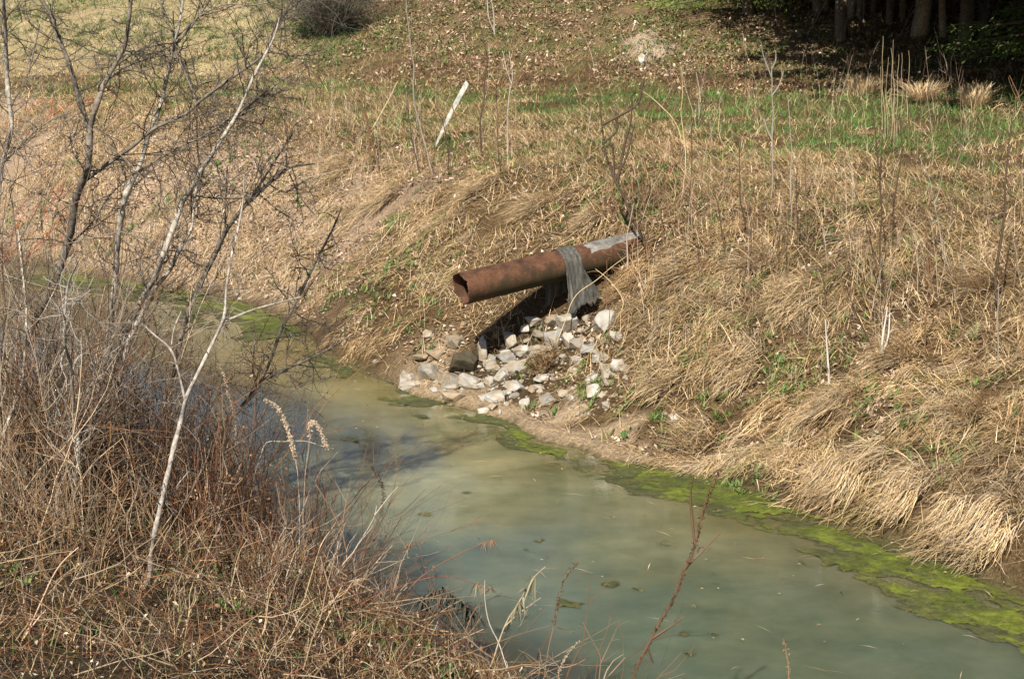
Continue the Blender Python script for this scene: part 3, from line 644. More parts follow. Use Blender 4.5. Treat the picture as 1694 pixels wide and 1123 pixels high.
ROCKS = [
 (676, 624, 26, 17, 'white', 'pale wedge-shaped rock at the left end of the row along the water'),
 (678, 638, 32, 13, 'bright', 'flat white slab lying at the waterline, leftmost rock of the heap'),
 (691, 635, 13, 11, 'tan', 'small tan rock beside the leftmost white slab at the water'),
 (707, 617, 36, 30, 'grey', 'angular grey rock with a shaded underside left of the square grey block'),
 (744, 624, 46, 30, 'grey', 'square grey block in front of the dark boulder at the water'),
 (767, 601, 44, 40, 'dark', 'rounded dark brown boulder, the darkest rock of the heap'),
 (747, 640, 26, 13, 'white', 'thin white slab lying below the square grey block'),
 (780, 630, 40, 26, 'white', 'white rock with a dark hollow right of the square grey block'),
 (749, 655, 48, 18, 'mud', 'low mud-covered rock half sunk at the waterline'),
 (818, 655, 31, 23, 'bright', 'bright white faceted rock low in the middle of the heap'),
 (810, 631, 17, 14, 'white', 'small white rock above the bright faceted rock'),
 (851, 637, 33, 20, 'white', 'pale rock with a flat top right of the bright faceted rock'),
 (838, 650, 20, 13, 'bright', 'little bright rock wedged under the pale flat-topped rock'),
 (799, 680, 21, 14, 'bright', 'round white stone lying alone nearest the water below the heap'),
 (819, 672, 18, 12, 'tan', 'tan stone between the round white stone and the heap'),
 (826, 682, 9, 8, 'white', 'pebble-sized pale stone right of the round white stone'),
 (868, 666, 17, 25, 'white', 'upright white splinter of rock standing in dead grass below the heap'),
 (911, 660, 34, 22, 'grey', 'grey-brown slab half buried in the mud right of the white splinter'),
 (709, 553, 20, 22, 'tan', 'tan cube of rock standing apart in the grass, highest on the left'),
 (752, 564, 33, 22, 'tan', 'cracked pale tan rock in the grass below the pipe mouth'),
 (722, 584, 38, 16, 'mud', 'long tan stone half buried left of the dark boulder'),
 (700, 592, 34, 15, 'mud', 'half buried brown stone at the upper left edge of the heap'),
 (801, 576, 19, 42, 'white', 'tall upright white slab left of the black hollow under the pipe'),
 (812, 595, 14, 12, 'grey', 'small grey stone at the foot of the tall upright slab'),
 (836, 589, 31, 17, 'blue', 'grey flat stone just below the black hollow'),
 (814, 607, 23, 13, 'tan', 'yellowish flat stone right of the dark boulder'),
 (851, 604, 46, 21, 'white', 'long pale slab tilted up to the right in the middle of the heap', .35),
 (829, 621, 24, 26, 'white', 'blocky white rock below the long tilted slab'),
 (863, 582, 26, 18, 'white', 'white rock with a sharp corner right of the black hollow', .3),
 (846, 563, 20, 27, 'tan', 'leaning tan rock at the right edge of the black hollow', .5),
 (871, 547, 20, 14, 'bright', 'small bright rock under the pipe shadow'),
 (880, 533, 31, 14, 'white', 'flat white slab lying highest under the pipe shadow', .12),
 (893, 556, 24, 20, 'grey', 'mottled grey rock left of the blue-grey rock'),
 (915, 560, 28, 33, 'blue', 'tall blue-grey rock in the middle of the upper heap'),
 (940, 532, 38, 30, 'white', 'big white boulder just below the hanging cloth'),
 (940, 562, 20, 27, 'bright', 'bright white upright rock below the big white boulder'),
 (914, 534, 24, 20, 'tan', 'tan rock tucked left of the big white boulder'),
 (900, 578, 42, 20, 'tan', 'broad tan slab below the blue-grey rock', .2),
 (888, 600, 24, 13, 'white', 'pale stone at the right end of the long tilted slab'),
 (915, 590, 30, 12, 'tan', 'thin tan slab above the clump of dead grass'),
 (957, 569, 26, 22, 'grey', 'grey rock between the bright upright rock and the dark grey one'),
 (977, 577, 34, 23, 'blue', 'dark grey rock on the right side of the heap', .15),
 (992, 592, 25, 15, 'white', 'white flat stone below the dark grey rock', .3),
 (979, 562, 12, 8, 'bright', 'tiny white stone above the dark grey rock'),
 (1000, 530, 36, 42, 'white', 'large white boulder in the grass, rightmost and highest of the heap'),
 (970, 526, 15, 11, 'tan', 'small tan stone left of the rightmost large boulder'),
 (1022, 602, 26, 19, 'bright', 'white rock in the grass at the far right of the heap'),
 (1006, 620, 21, 20, 'white', 'pale round rock below the far right white rock'),
 (998, 605, 14, 12, 'white', 'little pale stone left of the pale round rock'),
 (980, 626, 23, 15, 'white', 'white stone above the knobbly rock in the grass'),
 (981, 648, 20, 24, 'bright', 'knobbly white rock lying low in the grass, right of the heap'),
 (1033, 613, 18, 14, 'tan', 'tan stone at the outer right edge of the heap'),
 (1002, 671, 13, 12, 'white', 'single pale stone in the grass below the knobbly rock'),
 (957, 683, 12, 10, 'tan', 'small brown-white stone on the mud shelf'),
]
for r in ROCKS: rock(*r[:6], tilt=r[6] if len(r) > 6 else RNG.uniform(-.15, .15), lift=.3)
for r in [(734, 659, 10, 6, 'white', 'tiny white chip on the low mud-covered rock'), (893, 646, 11, 10, 'tan', 'tan chip in the dead grass clump of the heap'), (870, 622, 14, 9, 'tan', 'small tan stone left of the dead grass clump'), (838, 668, 9, 7, 'white', 'white chip under the pale flat-topped rock'), (925, 545, 11, 9, 'grey', 'grey chip between the blue-grey rock and the big white boulder'), (872, 563, 13, 9, 'grey', 'grey chip below the small bright rock'), (958, 547, 12, 10, 'tan', 'tan chip right of the bright upright rock')]:
    rock(*r, lift=.3)
RS = 1.1
for k in range(70):
    bx = RNG.uniform(700, 1030); by = RNG.uniform(548, 672)
    if not (640 - (bx - 670) * .36 < by < 640 + (bx - 670) * .16): continue
    sz = RNG.uniform(10, 19); rock(bx, by, sz * RNG.uniform(.9, 1.4), sz * RNG.uniform(.6, .95), ['white', 'tan', 'grey', 'mud', 'tan'][k % 5], 'small angular beige stone wedged among the bigger rocks of the heap', lift=.25, group='small stones wedged in the rock heap')
RS = 1.0
SOLO = 'stray stones lying in the grass and soil of the bank'
for r in [(1062, 98, 15, 22, 'bright', 'white stone on the bare soil mound of the hillside'), (1115, 692, 19, 10, 'bright', 'larger of two white stones low on the bank right of the heap'), (1098, 688, 11, 8, 'white', 'smaller of two white stones low on the bank right of the heap'), (446, 457, 16, 8, 'white', 'white flat stone in the bare bank left of the pipe'), (442, 474, 12, 7, 'tan', 'tan stone just under the white flat stone of the left bank'), (392, 487, 8, 8, 'white', 'upper of two pale stones at the algae edge on the left'), (397, 495, 9, 8, 'white', 'lower of two pale stones at the algae edge on the left'), (442, 492, 10, 9, 'white', 'pale stone at the foot of the bare left bank'), (537, 536, 9, 10, 'white', 'small stone at the waterline left of the mud shelf'), (1208, 645, 9, 12, 'tan', 'upright tan stone in the grass of the right bank'), (1329, 614, 9, 8, 'white', 'white pebble beside the short broken pale stalk'), (1310, 619, 13, 10, 'tan', 'pinkish stone left of the white pebble on the right bank'), (1308, 629, 10, 6, 'tan', 'flat tan pebble under the pinkish stone'), (1440, 683, 14, 9, 'tan', 'pale stone under the dark tuft on the right bank'), (690, 437, 12, 8, 'white', 'pale stone in the sparse grass left of the pipe mouth'), (1262, 437, 8, 8, 'white', 'white pebble high in the combed grass right of the pipe'), (620, 598, 10, 6, 'white', 'thin white stone on the clay shelf by the water')]:
    rock(*r, lift=.35, group=SOLO)

# crushed stone and soil crumbs between the rocks
mb = MB(); n = 900
px = RNG.uniform(670, 1040, n); py = RNG.uniform(530, 690, n); k = (py < 560 + (px - 670) * .33 + 60) & (py > 640 - (px - 670) * .42); px, py = px[k], py[k]
g = np.array([G(a, b) for a, b in zip(px, py)])
mx = RNG.normal(2.54, .42, 70); my = RNG.normal(38.7, .6, 70); g = np.concatenate([g, np.stack([mx, my, H(mx, my) + .06], 1)]); n = len(g)
oct_ = np.array([[1, 0, 0], [-1, 0, 0], [0, 1, 0], [0, -1, 0], [0, 0, 1], [0, 0, -1.]]); of = np.array([[0, 2, 4], [2, 1, 4], [1, 3, 4], [3, 0, 4], [2, 0, 5], [1, 2, 5], [3, 1, 5], [0, 3, 5]])
s = (RNG.uniform(.006, .032, n) ** 1.0)[:, None, None]
V = g[:, None, :] + oct_[None] * s * RNG.uniform(.5, 1.3, (n, 6, 1)) + RNG.normal(0, .3, (n, 6, 3)) * s * .6
mb.add(V.reshape(-1, 3), (of[None] + np.arange(n)[:, None, None] * 6).reshape(-1, 3), np.repeat(jit(pick([TONE['white'], TONE['tan'], TONE['mud'], TONE['grey'], TONE['mud']], n), n, .25), 6, 0))
tag(mb.obj('gravel', M_rock, smooth=False), 'crushed stone chips and clods, most of them between the rocks below the pipe', 'gravel', kind='stuff')
# ------------------------------------------------------------------ standing stalks on the far bank
DK = (.065, .042, .026); BRN = (.145, .082, .042); PALE = (.33, .28, .225); GRY = (.25, .21, .17); STR = (.50, .38, .21)
def twiglets(mb, p, r, col, n, l0, l1, out=.8, sides=3, curl=.25):
    if n < 1: return
    K = 5; i = RNG.integers(1, len(p) - 1, n); T = norm(p[np.minimum(i + 1, len(p) - 1)] - p[i - 1]); d = norm(T + RNG.normal(0, out, (n, 3)))
    Q_ = wander(p[i], d, RNG.uniform(l0, l1, n), K, curl); v, f = vtubes(Q_, (r[i] * .5)[:, None] * np.linspace(1, .4, K)[None], sides); mb.add(v, f, jit(np.tile(col, (len(v), 1)), len(v), .15))
    return Q_
def stalk(pts, wpx, col, label, forks=(), tw=9, top=.4, name='dead_stalk', cat='stalk', group='dead stalks standing on the far bank', d=None, lean=None, twl=(.05, .16), extra=None):
    if d is None: g = G(*pts[0]); d = g[1]
    s = d / FPX; lean = RNG.uniform(-.15, .15) if lean is None else lean
    base = P(*pts[0], d); base[2] = Hs(base[0], d) - .02
    mb = MB(); n = len(pts)
    path = np.array([P(px, py, d + lean * i / n) for i, (px, py) in enumerate(pts)]); path[0] = base
    L_ = np.concatenate([[0], np.cumsum(np.linalg.norm(np.diff(path, axis=0), axis=1))]); m_ = max(6, int(L_[-1] / .1)); q_ = np.linspace(0, L_[-1], m_)
    path = np.stack([np.interp(q_, L_, path[:, c_]) for c_ in range(3)], 1); wv = np.cumsum(RNG.normal(0, 1, (m_, 3)), 0) * .011; wv -= wv[0] + (wv[-1] - wv[0]) * np.linspace(0, 1, m_)[:, None]; path = path + wv; n_ = n; n = m_
    p, r = tube(mb, path, np.linspace(1, top, len(path)) * wpx * s * .42, col, 5, .05, rough=.12)
    for fk in forks:
        q = np.array([P(px, py, d + lean * .5 + RNG.uniform(-.03, .03) * i) for i, (px, py) in enumerate(fk)])
        j = np.argmin(np.linalg.norm(p - q[0], axis=1)); q[0] = p[j]
        pf, rf = tube(mb, q, np.linspace(.7, top * .8, len(fk)) * wpx * s * .5, col, 4, .05, rough=.1)
        twiglets(mb, pf, rf, col, 3, *twl)
    twiglets(mb, p, r, col, tw, *twl)
    if extra: extra(mb, p, r)
    o = mb.obj(name, M_stem, base=base); return tag(o, label, cat, group)
S_ = [
 ([(616, 285), (607, 190), (575, 140), (549, 105)], 4, BRN, 'long brown stalk arching left, leftmost of the stems left of the white stake', (), 6),
 ([(630, 292), (609, 208), (596, 160), (563, 95)], 3.5, BRN, 'thin brown stalk crossing the leftmost arching stalk left of the white stake', (), 6),
 ([(613, 215), (628, 190), (645, 160), (658, 135)], 2.6, STR, 'straw-coloured stem leaning right on the green strip left of the white stake', (), 0),
 ([(697, 290), (681, 236), (676, 195), (673, 160)], 3, DK, 'dark upright stalk between the arching stems and the white stake', (), 4),
 ([(716, 290), (700, 222), (688, 190), (683, 150), (679, 85), (672, 2)], 4, GRY, 'very tall thin grey stalk reaching the top of the picture left of the white stake', (), 6),
 ([(740, 285), (742, 262), (734, 200), (716, 162)], 3, DK, 'dark stalk bending left just in front of the white stake', (), 4),
 ([(770, 276), (765, 245), (758, 210), (746, 169), (744, 130)], 3.5, BRN, 'brown stalk that crosses in front of the white stake', (), 5),
 ([(798, 262), (797, 199), (804, 153), (806, 102), (796, 50), (786, 2)], 4, DK, 'dark tall stalk right of the white stake reaching the top of the picture', (), 7),
 ([(821, 252), (825, 190), (822, 141), (828, 100)], 3.2, BRN, 'brown stalk in the green strip right of the dark tall stalk', (), 5),
 ([(840, 280), (841, 227), (845, 171), (848, 129), (842, 84)], 3.4, PALE, 'pale bleached stalk right of the white stake', ([(846, 140), (836, 110), (832, 85)],), 4),
 ([(829, 294), (827, 240), (822, 205)], 2.6, DK, 'short dark stalk at the foot of the pale bleached stalk', (), 3),
 ([(819, 62), (815, 30), (812, -5)], 4.5, PALE, 'pale thin forked stem on the hillside at the top centre', ([(818, 55), (808, 30), (806, 0)],), 3),
 ([(1128, 240), (1125, 215), (1107, 187), (1085, 168), (1062, 150)], 2.6, STR, 'pale straw stem bowed over to the left on the green strip', (), 0),
 ([(1146, 380), (1143, 292), (1147, 196), (1141, 126)], 3.2, DK, 'tall dark straight stalk above and right of the pipe', (), 6),
 ([(1156, 198), (1155, 170), (1159, 158), (1152, 120)], 3, PALE, 'short wavy pale stalk on the green strip', (), 2),
 ([(1101, 408), (1088, 324), (1075, 273)], 3, BRN, 'brown leaning stalk in the weeds right of the branching sapling', (), 5),
 ([(1202, 428), (1192, 353), (1179, 305)], 3.4, DK, 'dark stalk leaning left, leftmost of the stems on the right slope', (), 4),
 ([(1242, 405), (1232, 366), (1226, 308), (1221, 228)], 4.2, DK, 'thick dark stalk leaning left beside the grey sapling', (), 4),
 ([(1275, 332), (1279, 254), (1279, 196), (1277, 140), (1277, 108)], 4.6, (.22, .19, .155), 'grey mottled sapling with a forked top on the right slope', ([(1278, 128), (1268, 106), (1262, 92), (1259, 70)], [(1277, 118), (1285, 100), (1283, 84)], [(1279, 160), (1290, 142), (1296, 118)], [(1279, 235), (1268, 214), (1264, 196)]), 6),
 ([(1251, 390), (1248, 340), (1246, 290)], 2.6, BRN, 'short brown stem left of the grey sapling foot', (), 3),
 ([(1309, 374), (1307, 279), (1306, 212), (1303, 158)], 3.6, GRY, 'grey straight stalk right of the grey sapling', (), 5),
 ([(1319, 425), (1314, 356), (1319, 279)], 3.6, DK, 'dark stalk with a lower base right of the grey straight stalk', (), 4),
 ([(1333, 345), (1330, 279), (1335, 225), (1335, 164)], 3, BRN, 'brown stalk rightmost of the close group beside the grey sapling', (), 5),
 ([(1300, 470), (1301, 430), (1304, 382)], 3.2, DK, 'short dark stump stalk in the combed grass under the close group', (), 2),
 ([(1465, 490), (1453, 423), (1453, 309), (1446, 231), (1439, 163)], 4.8, DK, 'tall dark forked stalk in front of the reed clump', ([(1453, 300), (1458, 255), (1460, 215)],), 5),
 ([(1475, 393), (1477, 331), (1486, 260), (1489, 190)], 4.4, DK, 'tall dark stalk leaning right beside the forked one', (), 4),
 ([(1576, 460), (1557, 416), (1546, 352), (1542, 306), (1521, 260)], 3.6, GRY, 'grey stalk with a bent top left of the thick stalk at the right edge', ([(1546, 340), (1556, 312), (1560, 280)],), 6),
 ([(1537, 472), (1537, 400), (1537, 341), (1518, 292)], 3.6, BRN, 'brown branching stalk next to the grey bent one', ([(1537, 345), (1545, 318), (1550, 290)],), 6),
 ([(1655, 530), (1652, 455), (1660, 363), (1664, 288), (1674, 199)], 7.5, DK, 'thickest dark stalk, tall and rough, near the right edge of the picture', (), 5),
 ([(1690, 470), (1678, 420), (1668, 360)], 3, GRY, 'thin grey stem just right of the thickest dark stalk', (), 3),
 ([(1470, 497), (1446, 423), (1432, 381), (1414, 317)], 3.6, DK, 'dark stalk slanting left down the slope under the reed clump', (), 5),
 ([(1372, 638), (1368, 575), (1366, 528)], 6, (.50, .46, .41), 'short broken white stalk, left of the two on the right bank', (), 0),
 ([(1364, 520), (1363, 470), (1361, 440)], 4.2, DK, 'dark stalk standing just above the left broken white stalk', (), 1),
 ([(1456, 604), (1462, 548), (1468, 508)], 6.5, (.52, .48, .43), 'split white broken stalk, right of the two on the right bank', ([(1458, 595), (1470, 560), (1472, 518)],), 1),
 ([(1455, 606), (1430, 546), (1410, 508), (1392, 458)], 3.6, DK, 'dark stem leaning left over the right bank between the broken white stalks', (), 4),
 ([(1467, 490), (1456, 440), (1438, 396)], 4, DK, 'dark crooked stem above the split white stalk', ([(1466, 485), (1475, 470), (1480, 462)],), 3),
 ([(1530, 590), (1529, 517), (1540, 479), (1538, 400)], 4.2, BRN, 'crooked brown stalk in the middle of the right bank', (), 5),
 ([(1650, 612), (1658, 563), (1653, 528), (1652, 470)], 4, GRY, 'grey stalk low under the thickest dark stalk', (), 4),
 ([(1128, 330), (1132, 240), (1130, 150), (1128, 110)], 2.2, STR, 'fine straw stem left of the tall dark straight stalk', (), 2),
 ([(940, 400), (932, 350), (938, 320)], 3, DK, 'short dark stem behind the top of the hanging cloth', (), 2),
 ([(908, 315), (905, 270), (907, 200)], 2.8, BRN, 'thin brown stem standing on the crest above the pipe', (), 4),
 ([(690, 262), (684, 225), (690, 190)], 2.6, GRY, 'short grey stem hard by the left of the white stake', (), 3),
 ([(1195, 240), (1188, 215), (1192, 180)], 2.4, STR, 'short straw stem on the green strip above the right slope', (), 2),
 ([(1680, 180), (1660, 170), (1640, 185), (1600, 215)], 2.6, STR, 'straw stem bent over to the left at the right edge of the green strip', (), 0),
 ([(1695, 195), (1685, 160), (1670, 125)], 3, BRN, 'brown seed-headed weed at the right edge against the dark wood', ([(1690, 175), (1675, 150), (1668, 128)],), 5),
 ([(1575, 130), (1572, 105), (1583, 75)], 3.4, PALE, 'pale bare twig standing in the dark shade of the wood', (), 2),
]
for pts, w, col, lab, fk, tw in S_: stalk(pts, w, col, lab, fk, tw)
def splinter(x): pass
# sapling over the pipe
stalk([(1072, 424), (1056, 382), (1039, 353), (1027, 318), (1014, 289), (1002, 238), (990, 163)], 7, DK, 'branching dark sapling growing over the buried end of the pipe', ([(1024, 306), (1034, 235), (1045, 199), (1045, 158)], [(1034, 235), (1025, 215), (1018, 195)], [(1020, 300), (1036, 262), (1050, 205)], [(1014, 289), (1016, 262), (1012, 240)], [(1045, 200), (1056, 175), (1066, 130)]), 14, name='sapling', cat='sapling', twl=(.08, .3))
stalk([(1038, 460), (1040, 408), (1043, 370), (1048, 337)], 4.5, PALE, 'bleached broken stalk beside the buried end of the pipe', (), 1)
stalk([(1010, 540), (1040, 500), (1020, 470), (985, 445)], 2.6, STR, 'straw stem lying across the landward end of the pipe', (), 2)
stalk([(905, 505), (960, 478), (1000, 455), (1035, 425)], 2.4, STR, 'long straw stem slanting in front of the hanging cloth', (), 1, d=G(905, 505)[1] - .5)
for i, (bx, by, tx, ty, lab) in enumerate([(1003, 500, 1003, 430, 'left of two fine brown stems standing before the large white boulder'), (1010, 560, 1008, 470, 'right of two fine brown stems standing before the large white boulder')]):
    stalk([(bx, by + 40), ((bx + tx) / 2, by), (tx, ty)], 2.4, BRN, lab, (), 1)
# reed clump
for i, (bx, by, tx, ty) in enumerate([(1464, 232, 1461, 60), (1468, 228, 1470, 95), (1473, 236, 1474, 80), (1479, 238, 1478, 66), (1484, 230, 1487, 90), (1489, 226, 1492, 88), (1460, 222, 1457, 110), (1500, 200, 1503, 84)]):
    stalk([(bx, by), ((bx + tx) / 2 + RNG.uniform(-2, 2), (by + ty) / 2), (tx, ty)], 1.5, (.36, .28, .17), 'pale straw reed in the tall clump before the dark wood', (), 0, name='reed', cat='reed', group='tall pale reeds in one clump')
# ------------------------------------------------------------------ tussocks
def tussock(px, py, wpx, hpx, label, pal=STRAW[[0, 1, 2, 4, 7]], n=480, mode='drape', group='big tufts of dead grass', fan=.9):
    g = G(px, py); s = g[1] / FPX; R = wpx * s * .5; L0 = hpx * s
    mb = MB(); r = R * (.8 if mode == 'drape' else .42) * np.sqrt(RNG.uniform(0, 1, n)); a = RNG.uniform(0, 6.28, n)
    x = g[0] + r * np.cos(a); y = g[1] + r * np.sin(a); root = np.stack([x, y, H(x, y) - .01], 1)
    if mode == 'drape': d = rot(down(n, y), RNG.normal(0, .5, n)); rise = RNG.uniform(.12, .6, n); reach = RNG.uniform(.65, 1.0, n); droop = RNG.uniform(.5, 1.05, n); L = L0 * RNG.uniform(.6, 1.25, n)
    else: aa = a + RNG.normal(0, .5, n); d = np.stack([np.cos(aa), np.sin(aa), aa * 0], 1); rise = RNG.uniform(.5, 1.05, n); reach = RNG.uniform(.15, .7, n) * fan; droop = RNG.uniform(.1, .9, n); L = L0 * RNG.uniform(.4, 1.25, n)
    blades(mb, root, d, L, RNG.uniform(.005, .011, n), rise, reach, droop, jit(pick(pal, n), n, .2), K=6, lift=.12)
    return tag(mb.obj('grass_tussock', M_grass, base=g, smooth=False), label, 'grass tuft', group)
for a in [(1430, 770, 130, 70, 'wide pale tuft hanging to the algae on the right shore'), (1380, 800, 90, 52, 'pale tuft left of the widest one on the right shore'), (1500, 815, 110, 60, 'tuft of dead grass overhanging the water right of the widest one'), (1640, 880, 120, 75, 'lowest tuft spilling to the water at the right edge'), (1580, 860, 90, 55, 'tuft beside the lowest right edge one at the waterline'), (1385, 668, 110, 62, 'brown tuft with a dark hollow beneath it in the middle of the right bank'), (1330, 500, 90, 62, 'combed tuft with a black gap on the upper right bank'), (1230, 620, 90, 55, 'low matted tuft on the bank right of the rock heap'), (1100, 640, 80, 50, 'flat tuft beside the right edge of the rock heap'), (1150, 730, 90, 50, 'dark brown tuft over the mud shelf'), (1480, 600, 90, 55, 'matted tuft around the split white stalk'), (1600, 690, 100, 60, 'matted tuft on the lower right bank'), (1620, 480, 100, 60, 'curved tuft near the thickest dark stalk'), (1250, 440, 90, 55, 'fan of pale grass on the upper bank right of the pipe'), (1130, 450, 80, 60, 'combed tuft below the sapling right of the pipe'), (560, 285, 70, 45, 'pale tuft high on the bank left of the white stake'), (640, 330, 70, 45, 'pale tuft on the bank below the white stake'), (890, 350, 80, 55, 'tuft hanging down behind the pipe'), (980, 370, 60, 45, 'tuft behind the hanging cloth'), (800, 310, 70, 45, 'tuft on the bank above the pipe mouth')]:
    tussock(*a)
tussock(905, 610, 60, 34, 'brown clump of dead grass growing in the middle of the rock heap', STRAW[[1, 2, 3, 3, 5]], 420, fan=1.1)
tussock(1050, 470, 60, 60, 'clump of long straw hanging over the landward end of the pipe', STRAW[[1, 2, 3]], 260)
for a in [(1525, 172, 76, 52, 'taller blond bunch of grass at the edge of the dark wood'), (1612, 180, 90, 42, 'low blond bunch of grass, rightmost before the dark wood'), (1425, 160, 100, 30, 'spreading blond grass left of the reed clump')]:
    tussock(*a, pal=STRAW[[0, 0, 7, 1]], n=700, mode='up', fan=1.3)
# ------------------------------------------------------------------ trees of the near bank
BK = np.array([.30, .27, .225]); BKD = np.array([.075, .062, .048]); BKM = np.array([.165, .138, .108])
def trace(pts, d, jd=.12):
    "pts = (px,py,width_px); returns world path and radii at about d metres"
    n = len(pts); off = np.cumsum(RNG.normal(0, jd, n)) if n > 2 else np.zeros(n); off = off - off[0]
    dd = np.array([q[3] if len(q) > 3 else d for q in pts]) + off
    p = np.array([P(q[0], q[1], k) for q, k in zip(pts, dd)]); r = np.array([max(q[2] * .66, 2.2) for q in pts]) * .5 * dd / FPX
    return p, r
def thorns(mb, p, r, col, per=.055):
    L = np.sum(np.linalg.norm(np.diff(p, axis=0), axis=1)); n = int(L / per)
    if n < 1: return
    i = RNG.integers(1, len(p) - 1, n); T = norm(p[i + 1] - p[i - 1]); d = norm(np.cross(T, RNG.normal(0, 1, (n, 3))) + T * .4)
    K = 3; Q_ = wander(p[i], d, RNG.uniform(.015, .10, n), K, .25); rr = np.minimum(r[i] * .5, .005)
    v, f = vtubes(Q_, rr[:, None] * np.array([[1, .8, .35]]), 3); mb.add(v, f, jit(np.tile(col, (len(v), 1)), len(v), .2))
def twigs(mb, p, r, col, per=.16, l=(.15, .6), lvl=2, up=.03):
    L = np.sum(np.linalg.norm(np.diff(p, axis=0), axis=1)); n = max(1, int(L / per * 2.1)); K = 7
    i = RNG.integers(1, len(p) - 1, n); T = norm(p[i + 1] - p[i - 1]); d = norm(T * .5 + norm(RNG.normal(0, 1, (n, 3))) * .9)
    ll = RNG.uniform(*l, n); rr = np.clip(r[i] * .5, .0016, .005)
    Q_ = wander(p[i], d, ll, K, .3, up); v, f = vtubes(Q_, rr[:, None] * np.linspace(1, .4, K)[None], 4); mb.add(v, f, jit(np.tile(col, (len(v), 1)), len(v), .2))
    for k in range(n):
        thorns(mb, Q_[k], rr[k] * np.ones(K), col, .045)
    if lvl > 1:
        M = n * 2; ii = np.repeat(np.arange(n), 2); kk = RNG.integers(1, K - 1, M)
        dd = norm(Q_[ii, kk + 1] - Q_[ii, kk]); dd = norm(dd + RNG.normal(0, .6, (M, 3)))
        S2 = wander(Q_[ii, kk], dd, ll[ii] * RNG.uniform(.3, .7, M), 5, .3, up); v, f = vtubes(S2, (rr[ii] * .6)[:, None] * np.linspace(1, .45, 5)[None], 3); mb.add(v, f, jit(np.tile(col, (len(v), 1)), len(v), .2))
def tree(name, label, d, trunk, branches, colT, colB, cat='tree', group='bare thorny trees of the near bank', per=.125, twl=(.18, .7), base=None, tcol=None, jd=.1):
    tp = list(trunk)
    p, r = trace(tp, d, jd)
    x0, y0 = p[0][0], p[0][1]; b0 = np.array([x0, y0, Hs(x0, y0) - .05])
    if base is not None: b0 = np.array([base[0], base[1], Hs(base[0], base[1]) - .05])
    if p[0][2] - b0[2] > .08:
        m = p[0] * .5 + b0 * .5 + np.array([RNG.uniform(-.04, .04), 0, 0]); p = np.concatenate([[b0, m], p]); r = np.concatenate([[r[0] * 1.25, r[0] * 1.1], r])
    root = thing(name, b0, label, cat, group)
    mb = MB(); tw = MB(); tp_, tr_ = tube(mb, p, r, colT, 9, .04, rough=.17)
    mb.obj('trunk', M_bark, root); tc = BKM * .8 if tcol is None else tcol
    thorns(tw, tp_, tr_, tc, .09); twigs(tw, tp_[len(tp_) // 3:], tr_[len(tp_) // 3:], tc, per * 1.3, twl)
    for bpts in branches:
        bp, br = trace(bpts, d, jd * .6)
        allp = tp_; j = np.argmin(np.linalg.norm((allp - bp[0])[:, [0, 2]], axis=1))
        if np.linalg.norm((allp[j] - bp[0])[[0, 2]]) < .12: bp = bp + (allp[j] - bp[0]) * np.linspace(1, 0, len(bp))[:, None] ** 1; 
        mb = MB(); q, rr = tube(mb, bp, br, colB, 7, .04, rough=.1); mb.obj('branch', M_bark, root)
        thorns(tw, q, rr, tc, .06); twigs(tw, q, rr, tc, per, twl)
    o = tw.obj('twigs', M_stem, root); o['kind'] = 'stuff'
    return root
tree('thorn_tree', 'leaning thorny tree whose dark trunk forks into a V above a pale bent base', 16.0,
     [(-16, 672, 25), (18, 608, 24), (36, 580, 23), (57, 530, 22), (82, 483, 22), (103, 433, 21), (114, 395, 20), (121, 365, 19), (123, 335, 19), (134, 306, 19), (147, 278, 18), (147, 248, 17), (148, 217, 17), (158, 178, 14), (171, 139, 13), (189, 110, 12), (207, 78, 11), (214, 28, 9), (219, -30, 8), (226, -110, 6)],
     [[(148, 217, 14), (128, 153, 13), (114, 103, 12), (94, 57, 11), (85, 25, 10), (66, -3, 10), (40, -50, 8)], [(149, 278, 11), (185, 253, 9.5), (228, 224, 9), (261, 197, 9), (318, 174, 8), (327, 162, 8), (375, 128, 8), (442, 84, 7.5), (450, 48, 6), (474, 18, 5), (500, -3, 4)], [(85, 24, 5), (87, -10, 4)], [(207, 86, 6), (235, 70, 5), (265, 66, 4), (286, 72, 3.5)], [(189, 112, 5), (215, 98, 4), (245, 92, 3.5), (284, 76, 3)], [(444, 83, 5), (470, 92, 4.5), (505, 93, 4), (515, 84, 3.5)], [(504, 93, 3.5), (511, 118, 3), (513, 134, 2.5)], [(325, 166, 5), (326, 200, 4.2), (326, 245, 4), (333, 283, 3.5)], [(326, 163, 4.5), (312, 142, 4), (308, 115, 3.6), (290, 88, 3)], [(121, 103, 3.5), (140, 92, 3), (150, 84, 2.5)], [(85, 24, 3.5), (100, 30, 3), (112, 45, 2.5)], [(112, 395, 6), (150, 365, 5), (178, 322, 5), (205, 300, 4)]],
     BKM, BKM * .85, tcol=BKD)
